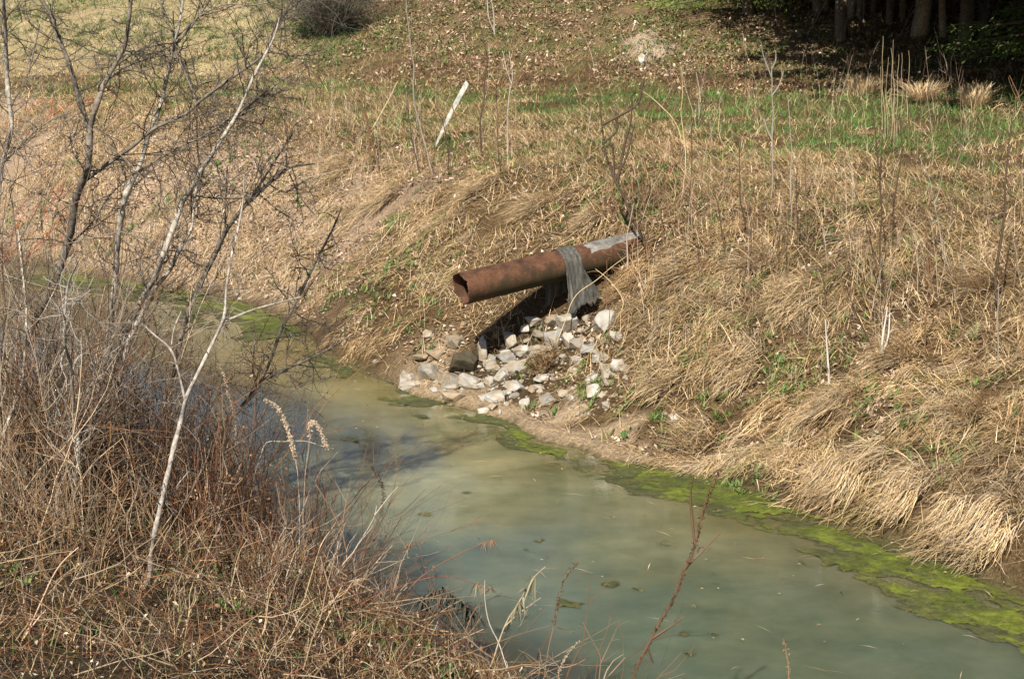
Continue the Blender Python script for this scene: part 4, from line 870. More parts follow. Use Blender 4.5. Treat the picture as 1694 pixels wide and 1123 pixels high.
tree('thorn_tree', 'slender grey thorny tree rising just right of the V-forked one', 15.6,
     [(112, 880, 17), (124, 800, 17), (150, 715, 17), (166, 643, 17), (171, 608, 17), (180, 558, 17), (187, 497, 16), (192, 451, 16), (194, 399, 15), (203, 342, 15), (210, 313, 15), (228, 285, 13), (239, 249, 12), (249, 212, 11), (261, 189, 10), (271, 153, 9), (284, 96, 8), (287, 75, 8), (296, 46, 6.5), (303, 0, 6), (308, -60, 5)],
     [[(287, 76, 7), (325, 32, 6), (346, 0, 6), (366, -30, 5)], [(284, 60, 4), (272, 30, 4), (263, 0, 4)], [(232, 285, 7), (264, 264, 5.5), (300, 242, 5), (335, 228, 5), (392, 187, 4.5), (428, 174, 3)], [(285, 72, 4), (286, 45, 3.4), (286, 18, 3)], [(288, 80, 5), (306, 120, 5), (316, 145, 4), (323, 162, 4)], [(290, 60, 4.5), (330, 22, 4), (372, 4, 3.6), (420, 9, 3), (452, 2, 2.5)], [(210, 312, 5), (209, 286, 4), (203, 270, 3)], [(193, 440, 5), (230, 428, 4), (262, 421, 3)], [(196, 460, 4.5), (225, 488, 3.5), (240, 500, 3)]],
     BK, BKM, tcol=BKD * 1.1)
tree('thorn_tree', 'tall thorny tree leaning right with a zigzag grey trunk, middle of the left group', 15.8,
     [(183, 900, 15), (182, 833, 15), (180, 736, 15), (180, 693, 15), (189, 622, 15), (203, 562, 15), (221, 522, 16), (242, 483, 17), (256, 462, 15), (271, 419, 15), (285, 380, 14), (303, 331, 13), (321, 306, 12), (334, 281, 11), (357, 246, 10), (382, 207, 10), (396, 182, 8), (417, 132, 7), (440, 88, 6), (455, 60, 4.5), (462, 30, 3.5)],
     [[(394, 186, 6.5), (428, 157, 6), (471, 126, 5), (482, 125, 3)], [(322, 314, 5), (360, 323, 5), (396, 326, 4.5), (418, 327, 4)], [(398, 184, 4), (430, 197, 4), (437, 203, 3.6), (440, 180, 3)], [(374, 208, 4.5), (355, 172, 4), (350, 165, 3)], [(327, 300, 5), (322, 340, 5), (318, 380, 5)], [(385, 203, 4.5), (355, 210, 3.6), (330, 225, 3)], [(417, 140, 3.5), (440, 148, 3), (455, 160, 2.5)]],
     BK, BKM, tcol=BKD * 1.2)
tree('thorn_tree', 'thin twin stem crossing the leaning grey trunk beside the pond', 15.5,
     [(194, 905, 12), (191, 765, 13), (189, 722, 13), (192, 658, 13), (203, 601, 13), (217, 551, 13), (235, 522, 14), (253, 480, 13), (281, 448, 11), (299, 408, 10), (318, 380, 7), (321, 340, 6), (326, 303, 6), (333, 285, 5)],
     [[(253, 480, 8), (262, 500, 7), (240, 530, 5)], [(299, 408, 6), (310, 430, 4), (335, 440, 3)], [(221, 548, 5), (212, 520, 4), (196, 500, 3)]], BK * 1.1, BKM, tcol=BKM)
tree('thorn_tree', 'straight dark-tipped tree slanting right over the pond edge', 16.3,
     [(258, 800, 12), (266, 715, 12), (271, 690, 12), (286, 629, 12), (295, 580, 13), (303, 540, 14), (314, 508, 15), (335, 462, 14), (360, 412, 12), (375, 380, 11), (392, 356, 10), (414, 330, 10), (446, 303, 9), (478, 276, 7), (521, 271, 3)],
     [[(414, 330, 7), (440, 290, 6), (462, 256, 5), (487, 217, 4)], [(446, 303, 5), (470, 320, 4), (490, 308, 3), (520, 290, 2.5)], [(430, 318, 5), (460, 345, 4), (485, 362, 3.5), (495, 370, 3)], [(375, 385, 5), (374, 330, 4), (376, 275, 3.5)], [(318, 500, 5), (340, 488, 4), (362, 470, 3.5)], [(440, 306, 4), (428, 276, 3.6), (420, 262, 3)], [(478, 278, 4), (500, 330, 3), (525, 360, 2.5)]], BKM, BKM, tcol=BKM * .75, per=.2)
tree('thorn_tree', 'pale whitish slender tree forking at the pond edge, nearest of the left group', 12.8,
     [(208, 1075, 13), (210, 1036, 14), (235, 980, 14), (249, 951, 13), (250, 922, 14), (257, 876, 14), (268, 826, 14), (279, 779, 13), (289, 733, 13), (300, 694, 12), (309, 653, 11), (332, 608, 10), (353, 565, 9), (373, 523, 8), (373, 487, 6), (382, 426, 6), (394, 380, 5.5), (403, 330, 4.5), (404, 290, 3)],
     [[(373, 523, 7), (414, 508, 6), (455, 499, 5), (496, 492, 4)], [(309, 653, 7), (298, 610, 6), (286, 572, 6), (257, 553, 5), (235, 535, 4)], [(284, 570, 4), (286, 545, 3.6), (300, 515, 3)], [(268, 826, 5), (300, 790, 4), (320, 770, 3)]], np.array([.33, .29, .25]), np.array([.27, .235, .2]), tcol=BKM, per=.3, twl=(.08, .35), jd=.05)
tree('thorn_tree', 'dark thorny sapling with two long arms reaching right over the water', 16.6,
     [(330, 800, 14), (350, 747, 14), (364, 726, 14), (375, 697, 12), (403, 669, 11), (428, 640, 9), (450, 590, 8), (464, 547, 8), (496, 487, 7.5), (524, 430, 6.5), (550, 380, 5), (565, 345, 3.5)],
     [[(428, 642, 8), (471, 619, 6.5), (521, 594, 6), (550, 576, 5), (580, 555, 3.5)], [(464, 547, 4), (480, 560, 3.6), (500, 566, 3)], [(415, 650, 4), (411, 615, 4), (418, 575, 3), (420, 540, 2.5)], [(475, 616, 4), (500, 660, 3.5), (535, 690, 2.5)], [(403, 669, 4), (440, 585, 3)], [(524, 430, 4), (545, 437, 3)]], BKM, BKM * .8, tcol=BKD)
tree('thorn_tree', 'thin grey trunk at the left edge of the picture', 15.0,
     [(-30, 820, 9), (-25, 600, 9), (-12, 400, 10), (0, 285, 10), (16, 232, 11), (21, 207, 12), (16, 178, 12), (11, 125, 12), (9, 53, 11), (5, 0, 10), (2, -70, 8)],
     [[(0, 276, 5), (30, 245, 5), (57, 217, 5), (90, 196, 4), (118, 186, 3)], [(18, 210, 5), (8, 250, 5), (0, 320, 4)], [(20, 180, 4), (50, 120, 3), (66, 40, 2.5)]], BK, BKM, tcol=BKM)
tree('thorn_tree', 'crooked dead pale sapling in the thicket at lower left', 14.2,
     [(90, 960, 11), (110, 880, 13), (121, 815, 11), (130, 760, 11), (128, 718, 12), (121, 660, 11), (117, 600, 9), (106, 570, 7), (107, 520, 7), (112, 470, 6), (130, 430, 4)],
     [[(121, 610, 6), (126, 585, 6), (148, 576, 5), (150, 590, 4)], [(107, 520, 5), (118, 493, 4), (150, 480, 4)], [(128, 740, 5), (100, 690, 4), (85, 640, 3)], [(110, 880, 7), (96, 850, 6), (104, 815, 5), (125, 780, 4)]], BK * 1.05, BK, tcol=BK, per=.22)
tree('thorn_tree', 'pale low stem bending up from the lower left corner of the thicket', 14.4,
     [(-10, 745, 8), (5, 720, 9), (22, 672, 9), (38, 630, 9), (43, 560, 7), (44, 500, 6), (36, 440, 5), (30, 380, 4)],
     [[(5, 722, 6), (20, 760, 5), (40, 775, 4)], [(38, 628, 5), (25, 610, 5), (-5, 612, 4)], [(43, 545, 4), (70, 520, 3.6), (95, 470, 3)]], BK * 1.1, BK, tcol=BKM, per=.25)
tree('thorn_tree', 'brown slender stem between the grey trunks at the pond edge', 15.2,
     [(135, 840, 8), (150, 700, 8), (160, 600, 8), (165, 560, 7), (163, 520, 6), (175, 470, 4)],
     [[(160, 600, 4), (185, 560, 3.5), (205, 510, 3)]], np.array([.36, .25, .17]), np.array([.30, .2, .13]), tcol=BKM, per=.3)
# ------------------------------------------------------------------ shrubs of the near bank
def shrub(px, py, d, n, hpx, fan, pal, label, rad=(.0022, .0045), name='shrub', sub=4, R=.22, wig=.10, group='twiggy shrubs of the near bank', leanx=0., cat='shrub', leafy=0):
    b0 = P(px, py, d); b0[2] = Hs(b0[0], d); h = hpx * d / FPX
    root = thing(name, b0, label, cat, group); mb = MB()
    a = RNG.uniform(0, 6.28, n); r = R * np.sqrt(RNG.uniform(0, 1, n)); x = b0[0] + r * np.cos(a); y = d + r * np.sin(a)
    dd = np.stack([np.cos(a) * fan * RNG.uniform(.2, 1, n) + RNG.normal(0, .12, n) + leanx, np.sin(a) * fan * RNG.uniform(.2, 1, n), np.ones(n)], 1)
    Q_ = brush(mb, np.stack([x, y, H(x, y) - .02], 1), dd, h * RNG.uniform(.55, 1.15, n), RNG.uniform(*rad, n) * 1.35, jit(pick(np.asarray(pal) * np.array([.92, .88, .80]) * np.array([[.4], [.9], [1.2]])[np.arange(len(pal)) % 3], n), n, .3), wig * 1.3, 9, sub, .45, 4, .02)
    o = mb.obj('stems', M_stem, root); o['kind'] = 'stuff'
    if leafy:
        m2 = MB(); i = RNG.integers(0, n, leafy); k = RNG.integers(2, 9, leafy); c0 = Q_[i, k] + RNG.normal(0, .03, (leafy, 3)); e1 = norm(RNG.normal(0, 1, (leafy, 3))); e2 = norm(np.cross(e1, RNG.normal(0, 1, (leafy, 3)))); s = RNG.uniform(.006, .018, (leafy, 1))
        V = np.stack([c0 - e1 * s, c0 + e2 * s * .6, c0 + e1 * s, c0 - e2 * s * .6], 1).reshape(-1, 3); m2.add(V, np.arange(leafy * 4).reshape(-1, 4), np.repeat(jit(pick([[.26, .14, .075], [.36, .25, .15], [.18, .09, .05]], leafy), leafy, .2), 4, 0))
        o = m2.obj('dead_leaves', M_leaf, root, smooth=False); o['kind'] = 'stuff'
    return root
RB = [[.20, .09, .05], [.27, .12, .06], [.15, .075, .045], [.32, .19, .10]]
RB = (np.array(RB) * .72).tolist()
GY = [[.34, .28, .22], [.26, .20, .155], [.42, .35, .28], [.18, .12, .08]]
shrub(470, 905, 15.6, 46, 230, .55, RB + [[.36, .25, .16]], 'tall red-brown shrub fanning its stems out over the water', R=.3)
shrub(395, 925, 15.2, 55, 200, .3, RB, 'dense rusty red shrub left of the tall fanning one', leafy=150)
shrub(330, 950, 14.6, 45, 210, .3, RB + GY[:1], 'rusty brown shrub around the foot of the pale whitish tree', leafy=200)
shrub(545, 955, 15.2, 34, 240, .8, [[.30, .22, .15], [.20, .12, .075], [.14, .085, .055]], 'open shrub with fine stems sweeping right over the water', rad=(.0016, .003), leanx=.35)
shrub(520, 1000, 14.2, 26, 170, .9, GY, 'pale grey shrub of arching stems at the water edge', leanx=.5)
shrub(250, 880, 15.4, 55, 210, .3, RB + GY, 'mixed brown shrub behind the pale whitish tree', leafy=200)
shrub(60, 860, 14.6, 60, 300, .35, GY + RB[:2], 'thick grey-brown shrub at the left edge of the thicket', leafy=150)
shrub(150, 780, 15.8, 60, 260, .35, GY + RB, 'tangled grey shrub around the feet of the slender trees', leafy=150)
shrub(20, 640, 17.5, 60, 260, .45, GY, 'pale tangled shrub highest at the left edge', leafy=100)
shrub(300, 850, 16.2, 40, 260, .25, RB + GY[1:2], 'upright brown shrub standing before the dark water', leafy=120)
shrub(610, 1085, 13.6, 40, 110, .9, RB + GY[:2], 'low brambly shrub on the lowest point of the near bank')
shrub(430, 1060, 13.4, 50, 170, .5, GY + RB, 'straggly shrub at the bottom of the picture left of the brambles')
shrub(120, 1000, 12.8, 40, 200, .4, [[.40, .32, .22], [.30, .2, .12]], 'straw-coloured weedy shrub low in the left corner')
shrub(60, 900, 15.0, 50, 480, .4, [[.34, .28, .22], [.2, .11, .06], [.14, .09, .06], [.42, .35, .28]], 'tallest stems of the thicket, reaching up in front of the leaning thorny tree', rad=(.0025, .005), R=.5, wig=.13, sub=6)
shrub(190, 920, 14.8, 50, 380, .35, [[.2, .1, .05], [.28, .16, .08], [.14, .08, .05], [.36, .29, .22]], 'tall rusty stems in front of the twin trunks', rad=(.002, .004), R=.5, wig=.12, sub=6)
shrub(330, 900, 15.6, 46, 330, .3, [[.17, .085, .045], [.26, .14, .07], [.1, .06, .04]], 'dark rusty stems hiding the water right of the pale whitish tree', rad=(.002, .004), R=.4, wig=.12, sub=6, leafy=160)
shrub(20, 1000, 13.4, 44, 360, .35, [[.36, .28, .2], [.2, .12, .07], [.44, .35, .25]], 'straw and brown stems rising at the lower left edge', rad=(.002, .0042), R=.5, wig=.13, sub=6)
shrub(25, 930, 14.2, 34, 620, .3, [[.2, .16, .13], [.36, .30, .25], [.30, .25, .2]], 'thin pale grey stems reaching highest along the left edge of the picture', rad=(.0022, .0042), R=.5, wig=.1, sub=7)
shrub(135, 930, 15.0, 30, 560, .35, [[.18, .14, .11], [.34, .28, .23], [.28, .22, .17]], 'thin grey stems standing before the bent base of the forked tree', rad=(.0022, .0042), R=.5, wig=.1, sub=7)
shrub(95, 720, 16.4, 45, 250, .5, [[.42, .36, .3], [.34, .28, .23], [.2, .15, .11]], 'tangle of pale grey stems in front of the dead branch pile', rad=(.003, .006), R=.45, wig=.16, sub=5)
shrub(10, 760, 15.2, 40, 330, .45, [[.40, .34, .28], [.24, .19, .15], [.17, .1, .06]], 'bundle of tall pale stems against the left edge of the picture', rad=(.003, .006), R=.35, wig=.13, sub=5)
shrub(215, 800, 15.9, 34, 260, .4, [[.36, .30, .25], [.22, .15, .1]], 'loose grey stems between the twin trunks and the pale whitish tree', rad=(.0025, .005), R=.35, wig=.15, sub=5)
RED = [[.62, .12, .06], [.40, .08, .05], [.5, .15, .08]]
shrub(15, 425, G(15, 425)[1], 34, 110, .5, RED, 'red-twigged shrub glowing orange-red behind the left trees', leanx=1.0, wig=.07, sub=2, R=.9, rad=(.005, .009))
shrub(70, 200, G(70, 200)[1], 18, 45, .6, RED, 'small sprays of red twigs before the pale meadow at left', leanx=1.0, sub=2, R=.8, rad=(.005, .009))
# pile of dark flood debris
g = P(95, 478, 20.5); g[2] = max(Hs(g[0], 20.5), 0); root = thing('brush_pile', g, 'dark pile of dead branches caught at the water behind the forked tree', 'brush pile'); mb = MB(); n = 110
c0 = g + np.stack([RNG.normal(.05, .22, n), RNG.normal(0, .3, n), np.abs(RNG.normal(.18, .22, n))], 1); dd = np.stack([RNG.normal(.7, .3, n), RNG.normal(0, .3, n), RNG.normal(.75, .3, n)], 1)
brush(mb, c0 - norm(dd) * .3, dd, RNG.uniform(.4, .95, n), RNG.uniform(.004, .011, n), jit(pick([[.15, .13, .105], [.10, .085, .065], [.32, .29, .25], [.2, .17, .14]], n), n, .2), .1, 6, 2, .5, 4)
o = mb.obj('sticks', M_bark, root); o['kind'] = 'stuff'
# ------------------------------------------------------------------ weeds in front of the water
def beads(p0, p1, size, n, col, hang=0.):
    def f(mb, p, r):
        i0 = int(p0 * (len(p) - 1)); i1 = int(p1 * (len(p) - 1)); i = RNG.integers(min(i0, i1 - 1), max(i1, i0 + 1), n); fr = RNG.uniform(0, 1, (n, 1))
        c0 = p[i] * (1 - fr) + p[np.minimum(i + 1, len(p) - 1)] * fr + RNG.normal(0, size * .55, (n, 3)) - np.array([0, 0, 1]) * RNG.uniform(0, hang, (n, 1))
        Q_ = np.stack([c0, c0 + norm(RNG.normal(0, 1, (n, 3)) + [0, 0, .2]) * size * RNG.uniform(.5, 1.3, (n, 1))], 1); Q_ = np.stack([Q_[:, 0], Q_.mean(1), Q_[:, 1]], 1)
        v, ff = vtubes(Q_, np.tile([[size * .22, size * .38, size * .1]], (n, 1)), 4); mb.add(v, ff, jit(np.tile(col, (len(v), 1)), len(v), .3))
    return f
def leafrags(p0, p1, size, n, col):
    def f(mb, p, r):
        i = RNG.integers(int(p0 * (len(p) - 1)), max(int(p1 * (len(p) - 1)), int(p0 * (len(p) - 1)) + 1), n); c0 = p[i]; a = RNG.uniform(0, 6.28, n)
        blades(mb, c0, np.stack([np.cos(a), np.sin(a), a * 0], 1), size * RNG.uniform(.5, 1.2, n), size * RNG.uniform(.05, .13, n), RNG.uniform(-.2, .5, n), RNG.uniform(.1, .8, n), RNG.uniform(.2, 1.2, n), jit(np.tile(col, (n, 1)), n, .3), K=5, clamp=False)
    return f
CANE = (.17, .07, .04); FG = 'weeds standing in front of the water'
def front(pts, w, col, label, d, forks=(), tw=3, extra=None, name='dead_weed', twl=(.03, .1), top=.4): stalk(pts, w, col, label, forks, tw, top, name, 'weed', FG, d=d, lean=RNG.uniform(-.1, .1), twl=twl, extra=extra)
front([(1040, 1150), (1047, 1122), (1063, 1082), (1082, 1037), (1098, 997), (1111, 967), (1125, 933), (1141, 895), (1157, 850), (1167, 823), (1190, 775)], 7, (.115, .07, .038), 'tall brown seedy dock stem with side branches, nearest weed before the water', 11.6, ([(1074, 1058), (1101, 1042), (1130, 1021)], [(1125, 933), (1162, 911), (1191, 882)], [(1138, 900), (1141, 823), (1147, 785)], [(1068, 1072), (1075, 1085), (1081, 1096)]), 6, beads(.2, 1, .012, 560, (.10, .055, .03)), name='dock_stem')
front([(980, 1140), (988, 1122), (1003, 1093), (983, 1061), (964, 1029)], 4, (.20, .14, .09), 'forked dark twig rising from the bottom edge left of the dock stem', 11.6, ([(1003, 1093), (1012, 1058), (1026, 1026)],), 5)
front([(790, 1150), (804, 1117), (828, 1042), (855, 1005), (876, 965), (902, 937)], 4, (.36, .29, .19), 'withered goldenrod with ragged drooping leaves before the water', 12.6, ([(830, 1040), (860, 1012), (895, 988)],), 3, leafrags(.6, 1, .14, 46, (.17, .15, .085)))
front([(896, 1145), (898, 1120), (908, 1042), (918, 994), (930, 957), (954, 930)], 2.6, (.22, .15, .09), 'single seed spike curving right before the water', 12.4, (), 0, beads(.55, 1, .012, 130, (.085, .055, .032)))
front([(850, 1150), (844, 1120), (828, 1077), (809, 1037), (800, 989), (802, 960)], 3.2, (.52, .46, .38), 'curved whitish stem crossing the withered goldenrod', 12.5)
front([(625, 1090), (632, 1065), (657, 1008), (678, 969), (714, 937), (742, 917), (800, 892), (815, 887), (824, 892)], 4.2, CANE, 'long arching red cane with a curled brown leaf at its tip', 13.6, (), 6, leafrags(.93, 1, .10, 26, (.27, .125, .06)))
front([(480, 1075), (500, 1058), (553, 1029), (607, 999), (657, 978), (700, 963), (728, 960), (800, 969), (822, 978)], 3.6, CANE, 'lower arching red cane ending in a tuft of withered leaves', 13.7, (), 4, leafrags(.92, 1, .12, 34, (.17, .125, .07)))
front([(735, 1130), (721, 1118), (678, 1070), (642, 1037), (610, 1004), (557, 951)], 4.4, (.2, .075, .045), 'red cane slanting down to the right through the brambles', 13.3)
front([(625, 1140), (618, 1122), (578, 1058), (557, 1008), (536, 944), (530, 920)], 5.5, (.34, .24, .17), 'pinkish pale cane slanting left at the bottom', 13.0)
front([(596, 1030), (600, 960), (603, 894), (632, 855), (637, 830), (635, 801), (614, 771)], 2.4, (.19, .12, .075), 'dark seed spike bowed over the pale water, leftmost of the seed spikes', 14.8, (), 1, beads(.68, 1, .013, 120, (.05, .036, .022)))
front([(646, 1010), (648, 985), (657, 933), (678, 901)], 2, (.2, .14, .09), 'thin stem with a single small seed head above the red canes', 14.2, (), 1, beads(.93, 1, .016, 40, (.2, .12, .07)))
front([(742, 1010), (722, 985), (715, 960), (716, 935)], 2.6, (.2, .12, .08), 'short seedy stem between the two arching canes', 13.6, (), 1, beads(.3, 1, .011, 60, (.18, .11, .065)))
front([(672, 1060), (690, 1015), (708, 990), (724, 970), (748, 985), (775, 1005), (790, 1040)], 5, (.085, .075, .055), 'blackened drooping plant with hanging withered leaves at the water edge', 13.4, (), 6, leafrags(.35, .95, .2, 190, (.045, .042, .03)), twl=(.1, .3))
front([(398, 760), (392, 700), (387, 676), (371, 637), (364, 601)], 2.6, (.45, .33, .23), 'fluffy pinkish plume standing upright before the blue water', 15.8, (), 0, beads(.4, 1, .013, 260, (.52, .39, .29)), name='goldenrod')
front([(492, 900), (496, 780), (496, 736), (482, 694), (464, 669), (439, 661)], 2.8, (.4, .3, .2), 'fluffy tan plume arching over to the left above the shrubs', 15.2, (), 0, beads(.62, 1, .015, 320, (.50, .39, .27)), name='goldenrod')
front([(505, 900), (512, 800), (514, 690), (531, 711), (541, 742)], 2.6, (.36, .26, .17), 'fluffy tan plume drooping to the right above the shrubs', 15.2, (), 0, beads(.72, 1, .015, 240, (.48, .37, .26)), name='goldenrod')
front([(1302, 1150), (1301, 1123), (1299, 1085), (1296, 1055)], 3.4, (.27, .17, .1), 'lone seed spike poking up at the bottom edge on the right', 11.2, (), 0, beads(.2, 1, .011, 130, (.24, .155, .09)))
front([(-5, 1150), (10, 1123), (40, 1060), (75, 985), (105, 935), (130, 905)], 5, (.55, .36, .24), 'thick pinkish straw stem slanting up from the lower left corner', 11.2, ([(40, 1060), (62, 1022), (76, 1008)],), 0)
front([(640, 1100), (595, 1060), (560, 1080)], 3, (.5, .42, .3), 'bent straw stem lying over the brambles', 13.2, (), 0)
front([(386, 745), (440, 733), (500, 727), (552, 742)], 2.4, (.5, .4, .27), 'long pale stem lying nearly level above the shrubs', 15.4, (), 0)
front([(700, 1150), (690, 1110), (745, 1062), (800, 1040)], 2.6, (.42, .33, .22), 'thin straw stem arching at the bottom under the blackened plant', 13.0, (), 2)
front([(930, 1150), (925, 1105), (940, 1085), (955, 1062)], 2.6, (.33, .23, .15), 'small branched weed at the bottom between the white stem and the forked twig', 11.8, ([(925, 1105), (912, 1090), (905, 1080)], [(926, 1110), (945, 1105), (968, 1090)]), 5, beads(.4, 1, .011, 60, (.36, .27, .18)))
# ------------------------------------------------------------------ woods on the hillside
def conifer_mesh(h, r, pal, seed, low=1.6, nb=46, per=90, fs=.11, fw=.09):
    rg = np.random.default_rng(seed); mb = MB(); wood = MB()
    z = low + (h - low) * rg.uniform(0, 1, nb) ** 1.7; a = rg.uniform(0, 6.28, nb); ln = r * (1 - (z - low) / (h - low)) ** .75 * rg.uniform(.75, 1.1, nb) + .25
    K = 6; tt = np.linspace(0, 1, K)
    P_ = np.zeros((nb, K, 3)); P_[:, :, 0] = np.cos(a)[:, None] * ln[:, None] * tt; P_[:, :, 1] = np.sin(a)[:, None] * ln[:, None] * tt; P_[:, :, 2] = z[:, None] + ln[:, None] * (-.16 * tt + .04 * tt ** 2)
    v, f = vtubes(P_, (.012 + .012 * ln)[:, None] * np.linspace(1, .3, K)[None], 4); wood.add(v, f, (.12, .09, .065))
    N = nb * per; i = np.repeat(np.arange(nb), per); t = rg.uniform(.12, 1, N) ** .8; c0 = np.stack([np.cos(a)[i] * ln[i] * t, np.sin(a)[i] * ln[i] * t, z[i] + ln[i] * (-.16 * t + .04 * t * t)], 1)
    c0 += rg.normal(0, 1, (N, 3)) * np.stack([.16 + .12 * (1 - t)] * 2 + [.07 + 0 * t], 1) * np.minimum(1, ln[i])[:, None] + np.array([0, 0, -.05])
    d = norm(np.stack([np.cos(a)[i], np.sin(a)[i], -.35 + 0 * t], 1) + rg.normal(0, .5, (N, 3))); s = np.cross(d, norm(rg.normal(0, 1, (N, 3)))); s = norm(s)
    L = fs * rg.uniform(.6, 1.4, (N, 1)); V = np.stack([c0 - s * L * fw, c0 + s * L * fw, c0 + d * L + s * L * fw * .6, c0 + d * L - s * L * fw * .6], 1).reshape(-1, 3)
    cc = np.asarray(pal)[rg.integers(0, len(pal), nb)][i] * rg.uniform(.7, 1.3, (N, 1)); mb.add(V, np.arange(N * 4).reshape(-1, 4), np.repeat(cc, 4, 0))
    return mb, wood
def trunk_mb(h, r, col, seed, lean=.0, limbs=5):
    rg = np.random.default_rng(seed); mb = MB(); n = 9; z = np.linspace(-.15, h, n); x = np.cumsum(rg.normal(0, .035, n)) + lean * z; y = np.cumsum(rg.normal(0, .035, n))
    p, _ = tube(mb, np.stack([x, y, z], 1), r * (1.15 - .85 * np.linspace(0, 1, n) ** .9), col, 9, .22, rough=.06)
    for k in range(limbs):
        i = rg.integers(len(p) // 3, len(p) - 2); a = rg.uniform(0, 6.28); l = rg.uniform(.6, 2.2) * h / 9
        q = p[i] + np.array([[0, 0, 0], [np.cos(a) * l * .5, np.sin(a) * l * .5, .25 * l], [np.cos(a) * l, np.sin(a) * l, .8 * l]]); tube(mb, q, np.array([.4, .25, .1]) * r, col, 5, .15)
    return mb
PALD = [[.035, .065, .022], [.05, .085, .025], [.028, .05, .02], [.06, .09, .03]]
PALY = [[.15, .19, .035], [.11, .16, .03], [.19, .22, .05], [.08, .12, .025]]
def place(objs, loc, rz=0, s=1, label=None, cat='tree', group=None, name='conifer'):
    root = thing(name, loc, label, cat, group); root.rotation_euler = (0, 0, rz); root.scale = (s, s, s)
    for o in objs:
        c = o.copy(); C.objects.link(c); c.parent = root; c.location = (0, 0, 0)
    return root
VAR = []
for k in range(4):
    h = [9.5, 11, 8.5, 10.5][k]; tb = trunk_mb(h, .125, (.14, .11, .085), 300 + k, limbs=0); cm, wd = conifer_mesh(h, [3.3, 3.6, 3.2, 5.0][k], PALD, 310 + k, [2.7, 2.9, 2.5, 2.5][k], [110, 110, 110, 210][k], 230, .13 if k < 3 else .17, .17)
    t_o = merged(tb, wd).obj('trunk', M_bark); c_o = cm.obj('crown', M_green, smooth=False); VAR.append((t_o, c_o))
DW = 'dark conifers of the wood at upper right'
lab = 'dark conifer of the shaded wood, its crown above the picture'
for i, (x, y, k, s) in enumerate([(12.6, 30.2, 3, 1.0), (9.7, 32.9, 3, .95), (10.2, 37.2, 3, 1.0), (9.0, 34.4, 3, 1.0), (9.6, 36.0, 0, 1.05), (6.3, 38.4, 2, .9), (8.4, 37.4, 0, .95), (7.3, 40.5, 1, .9), (4.2, 44, 2, .8), (5.3, 43.5, 1, .9), (11.5, 28.2, 1, 1.0), (13.0, 41, 0, 1.1), (9.8, 43, 1, .95), (7.4, 45.5, 2, 1.05), (11.8, 47, 1, 1.1), (5.6, 48.5, 0, 1.0), (8.8, 50, 2, 1.2), (15.5, 39, 1, 1.1), (14.5, 45, 2, 1.2), (10.0, 39.7, 0, .95), (14.3, 30.5, 1, 1.0), (7.4, 41.0, 0, .92), (3.6, 51, 1, 1.0), (12, 52, 0, 1.2), (17, 50, 1, 1.3), (6.5, 53, 2, 1.2), (16.8, 34.5, 0, 1.2)]):
    place(VAR[k], (x, y, Hs(x, y)), i * 1.3, s, lab, 'conifer', DW)
for v in VAR:
    for o in v: bpy.data.objects.remove(o)
# bare trunks at the edge of the wood
for i, (px, py, r, col, lb, ln) in enumerate([(1355, 22, .075, (.26, .22, .17), 'thin grey trunk, leftmost at the edge of the wood', -.03), (1368, 20, .06, (.22, .18, .14), 'thin dark trunk beside the leftmost grey one of the wood', .04), (1407, 27, .09, (.30, .25, .19), 'grey trunk second group from the left at the wood edge', .02), (1420, 30, .06, (.18, .15, .11), 'slim dark trunk right of the second grey trunk', -.02), (1471, 42, .07, (.14, .12, .09), 'dark trunk in the middle of the wood edge', .03), (1520, 57, .15, (.34, .27, .18), 'thickest tan trunk lit by the sun at the wood edge', .05), (1556, 62, .065, (.28, .22, .15), 'narrow tan trunk right of the thickest one', -.03), (1590, 70, .07, (.16, .13, .10), 'dim trunk deep in the dark wood at right', .02), (1630, 60, .08, (.12, .10, .075), 'dim trunk near the right end of the dark wood', 0), (1445, 24, .06, (.2, .16, .12), 'slim trunk set back behind the wood edge', .05), (1494, 34, .06, (.16, .13, .1), 'slim dark trunk just left of the thickest tan one', -.04)]):
    g = G(px, py); root = thing('bare_tree', g, lb, 'tree', 'bare trunks at the edge of the wood')
    tb = trunk_mb(8.5 + i % 3, r, col, 400 + i, ln, 7); tb.v = [v + g for v in tb.v]; tb.obj('trunk', M_bark, root)
    tw = MB(); n = 60; z = RNG.uniform(2.5, 8.5, n); a = RNG.uniform(0, 6.28, n)
    brush(tw, g + np.stack([ln * z, z * 0, z], 1), np.stack([np.cos(a), np.sin(a), .6 + 0 * a], 1), RNG.uniform(.5, 1.8, n), RNG.uniform(.008, .016, n), jit(np.tile(np.array(col) * .8, (n, 1)), n, .2), .15, 5, 3, .5); o = tw.obj('twigs', M_stem, root); o['kind'] = 'stuff'
# understory stems in the wood
mb = MB(); n = 260; x = RNG.uniform(5.0, 13, n); y = RNG.uniform(37, 47, n); k = (y - hill0(x)) > 2.2; x, y = x[k], y[k]; n = len(x)
d = RNG.normal(0, .3, (n, 3)); d[:, 2] = 1; brush(mb, np.stack([x, y, H(x, y)], 1), d, RNG.uniform(.6, 2.6, n), RNG.uniform(.006, .014, n), jit(pick([[.2, .16, .12], [.12, .1, .075], [.3, .25, .19]], n), n, .2), .16, 6, 4, .5)
tag(mb.obj('understory', M_stem, smooth=False), 'bare brushwood on the shaded floor of the wood', 'brushwood', kind='stuff')
